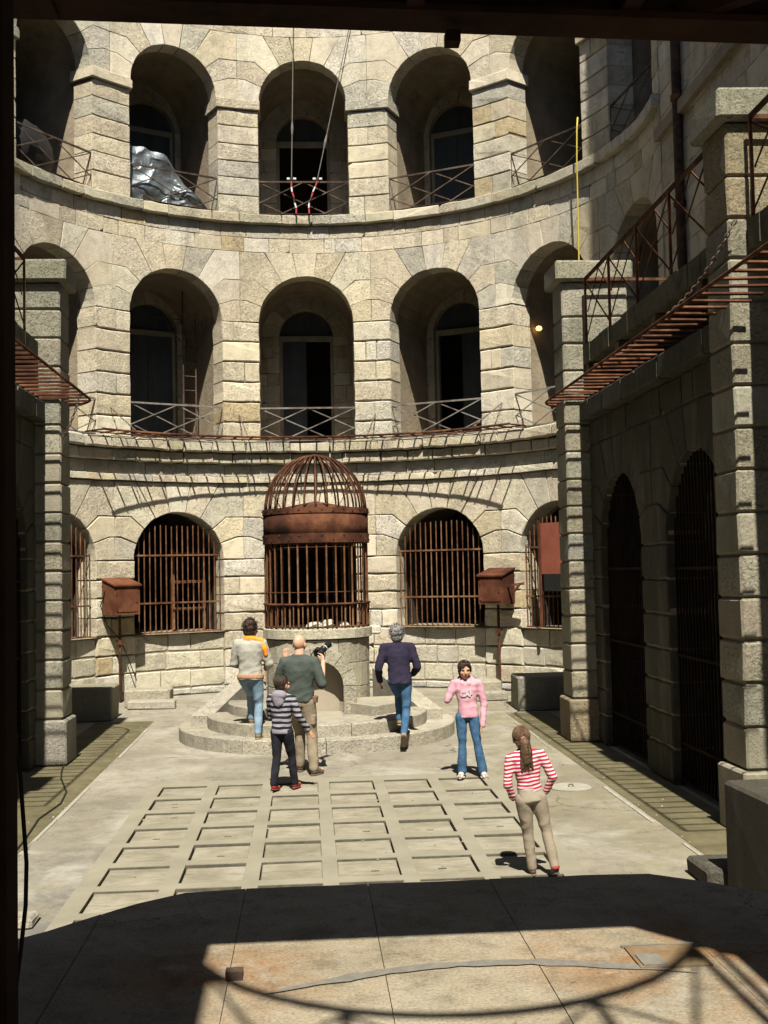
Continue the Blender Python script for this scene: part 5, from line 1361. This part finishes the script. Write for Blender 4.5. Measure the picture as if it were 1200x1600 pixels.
cmb = MB(); cmb.tube([(-.07, 0, .03), (-.12, -.01, -.03), (-.13, -.02, -.12), (-.06, -.03, -.16), (.03, -.03, -.12), (.07, 0, .03)], .006, 5); q = cmb.build('strap', 'black', None, True); q.parent = ca
# 3 boy
o, J, hp = person('boy in grey and black striped hoodie and black trousers', (-.40, 13.72, 0), R_(-24), 1.32,
    dict(elR=(.165, .0, .655), wrR=(.225, .075, .525), handR=((.5, .3, -.8), (.2, .9, .2), (-.7, .3, -.4), .2), elL=(-.13, .06, .63), wrL=(-.07, .15, .62), knR=(.055, .075, .29), anR=(.065, .11, .05), knL=(-.055, .0, .285), anL=(-.065, -.05, .055), hzL=-.12, head=(.006, .012, .925), headyaw=R_(-22)),
    dict(skin=MP['warm'], top=MP['sboy'], legs=MP['black'], shoe=MP['redshoe'], hair='short', hairmat=MP['hdark'], topw=1.06, sleevew=1.08, hem=.0, legw=.92, hemw=1.15, head=1.17, hoodmat=MP['grey']))
H = 1.32
q = Prims(); q.loft([((0, 0, .50*H), .0975*H, .070*H), ((0, 0, .535*H), .0965*H, .070*H)]); q.build('hem_band', MP['grey'], o_top[0], .009, 2, .004, 9)
# 4 navy jumper, stepping up
o, J, hp = person('grey haired man in navy jumper and jeans stepping up the stairs', (1.20, 16.46, 0.07), R_(-4), 1.63,
    dict(hip=(.01, -.03, .565), hpL=(-.045, -.03, .555), hpR=(.06, -.03, .555), chest=(-.005, .01, .765), neck=(-.01, .035, .870), head=(-.01, .055, .945), shL=(-.125, .02, .84), shR=(.11, .02, .84), elL=(-.175, -.03, .665), wrL=(-.165, .06, .545), elR=(.165, -.01, .67), wrR=(.125, .10, .60),
         knL=(-.005, .11, .42), anL=(-.0, .10, .205), knR=(.06, -.03, .31), anR=(.03, -.16, .115), hzR=-1.3, tdR=(0, 1)),
    dict(skin=MP['tan'], top=MP['navy'], legs=MP['denim'], shoe=MP['sole'], hair='curly', hairmat=MP['hgrey'], topw=1.15, sleevew=1.12, hem=-.035, legw=.9, hemw=1.0, bulk=1.1))
# 5 girl in pink
o, J, hp = person('girl in pink hooded top and flared jeans facing the viewer', (1.85, 14.16, 0), R_(172), 1.415,
    dict(elL=(-.150, .0, .635), wrL=(-.135, .04, .47), elR=(.165, .015, .665), wrR=(.125, -.06, .735), hideR=True, knL=(-.085, .02, .285), anL=(-.125, .01, .05), knR=(.045, .01, .285), anR=(.055, .0, .05), tdL=(-.3, 1), tdR=(.2, 1), hip=(-.012, 0, .525), head=(.012, .02, .922), neck=(.006, 0, .842), headyaw=R_(10), headpitch=R_(-6)),
    dict(skin=MP['warm'], top=MP['pink'], legs=MP['denim'], shoe=MP['whiteshoe'], sole=MP['wsole'], hair='front', hairmat=MP['hdark'], topw=.98, sleevew=1.02, hem=-.01, legw=.84, hemw=1.55, hood=True, head=1.1, sleeveL=1.12))
H = 1.415
txt = bpy.data.curves.new('t', 'FONT'); txt.body = 'GAP'; txt.size = .085; txt.align_x = 'CENTER'; txt.extrude = .004; txt.offset = .003
to = bpy.data.objects.new('t', txt); COL.objects.link(to); bpy.context.view_layer.update(); dg = bpy.context.evaluated_depsgraph_get()
tm = bpy.data.meshes.new_from_object(to.evaluated_get(dg), depsgraph=dg); bpy.data.objects.remove(to)
for v in tm.vertices:           # wrap the lettering round the chest; person faces local +y
    x, y_, e = v.co; a = x/.13; v.co = (-(.125*math.sin(a)), .040+.060*math.cos(a)+e*.5, .700*H+y_)
tm.materials.clear(); tm.materials.append(MP['letter']); lo = bpy.data.objects.new('chest_lettering', tm); COL.objects.link(lo); lo.parent = o_top[0]
q = Prims(); q.ell(hp(-.004, .030, .072), (.030*H, .012*H, .012*H)); q.build('sunglasses', simple('sunglass_black', (.01, .01, .012), (.02, .02, .02), 5, .12, bump=0), o, .005, 1)
# 6 girl with the ponytail
o, J, hp = person('girl with ponytail in red and white striped top, hands in pockets', (1.82, 9.60, 0), R_(2), 1.225,
    dict(elL=(-.150, -.02, .64), wrL=(-.115, .035, .525), elR=(.165, -.035, .64), wrR=(.110, .03, .535), hideL=True, hideR=True, knL=(-.045, .035, .285), anL=(-.05, .03, .05), knR=(.075, -.0, .29), anR=(.085, -.07, .06), hzR=-.25, head=(-.008, .01, .925)),
    dict(skin=MP['fair'], top=MP['sred'], legs=MP['beige'], shoe=MP['darkshoe'], hair='tail', hairmat=MP['hbrown'], topw=.95, sleevew=.96, hem=.045, legw=.93, hemw=1.12, head=1.16), tilt=(0, R_(-6.5)))
H = 1.225
q = Prims(); q.loft([((0, 0, .50*H), .093*H, .067*H), ((0, 0, .54*H), .090*H, .065*H), ((0, 0, .60*H), .080*H, .058*H)]); q.build('shirt_tail', MP['cloth'], o, .009, 2, .006, 8)
q = Prims(); q.ell((.085*H, -.09*H, .06*H), (.03*H, .03*H, .012*H)); q.build('sock', MP['redshoe'], o, .006, 1)
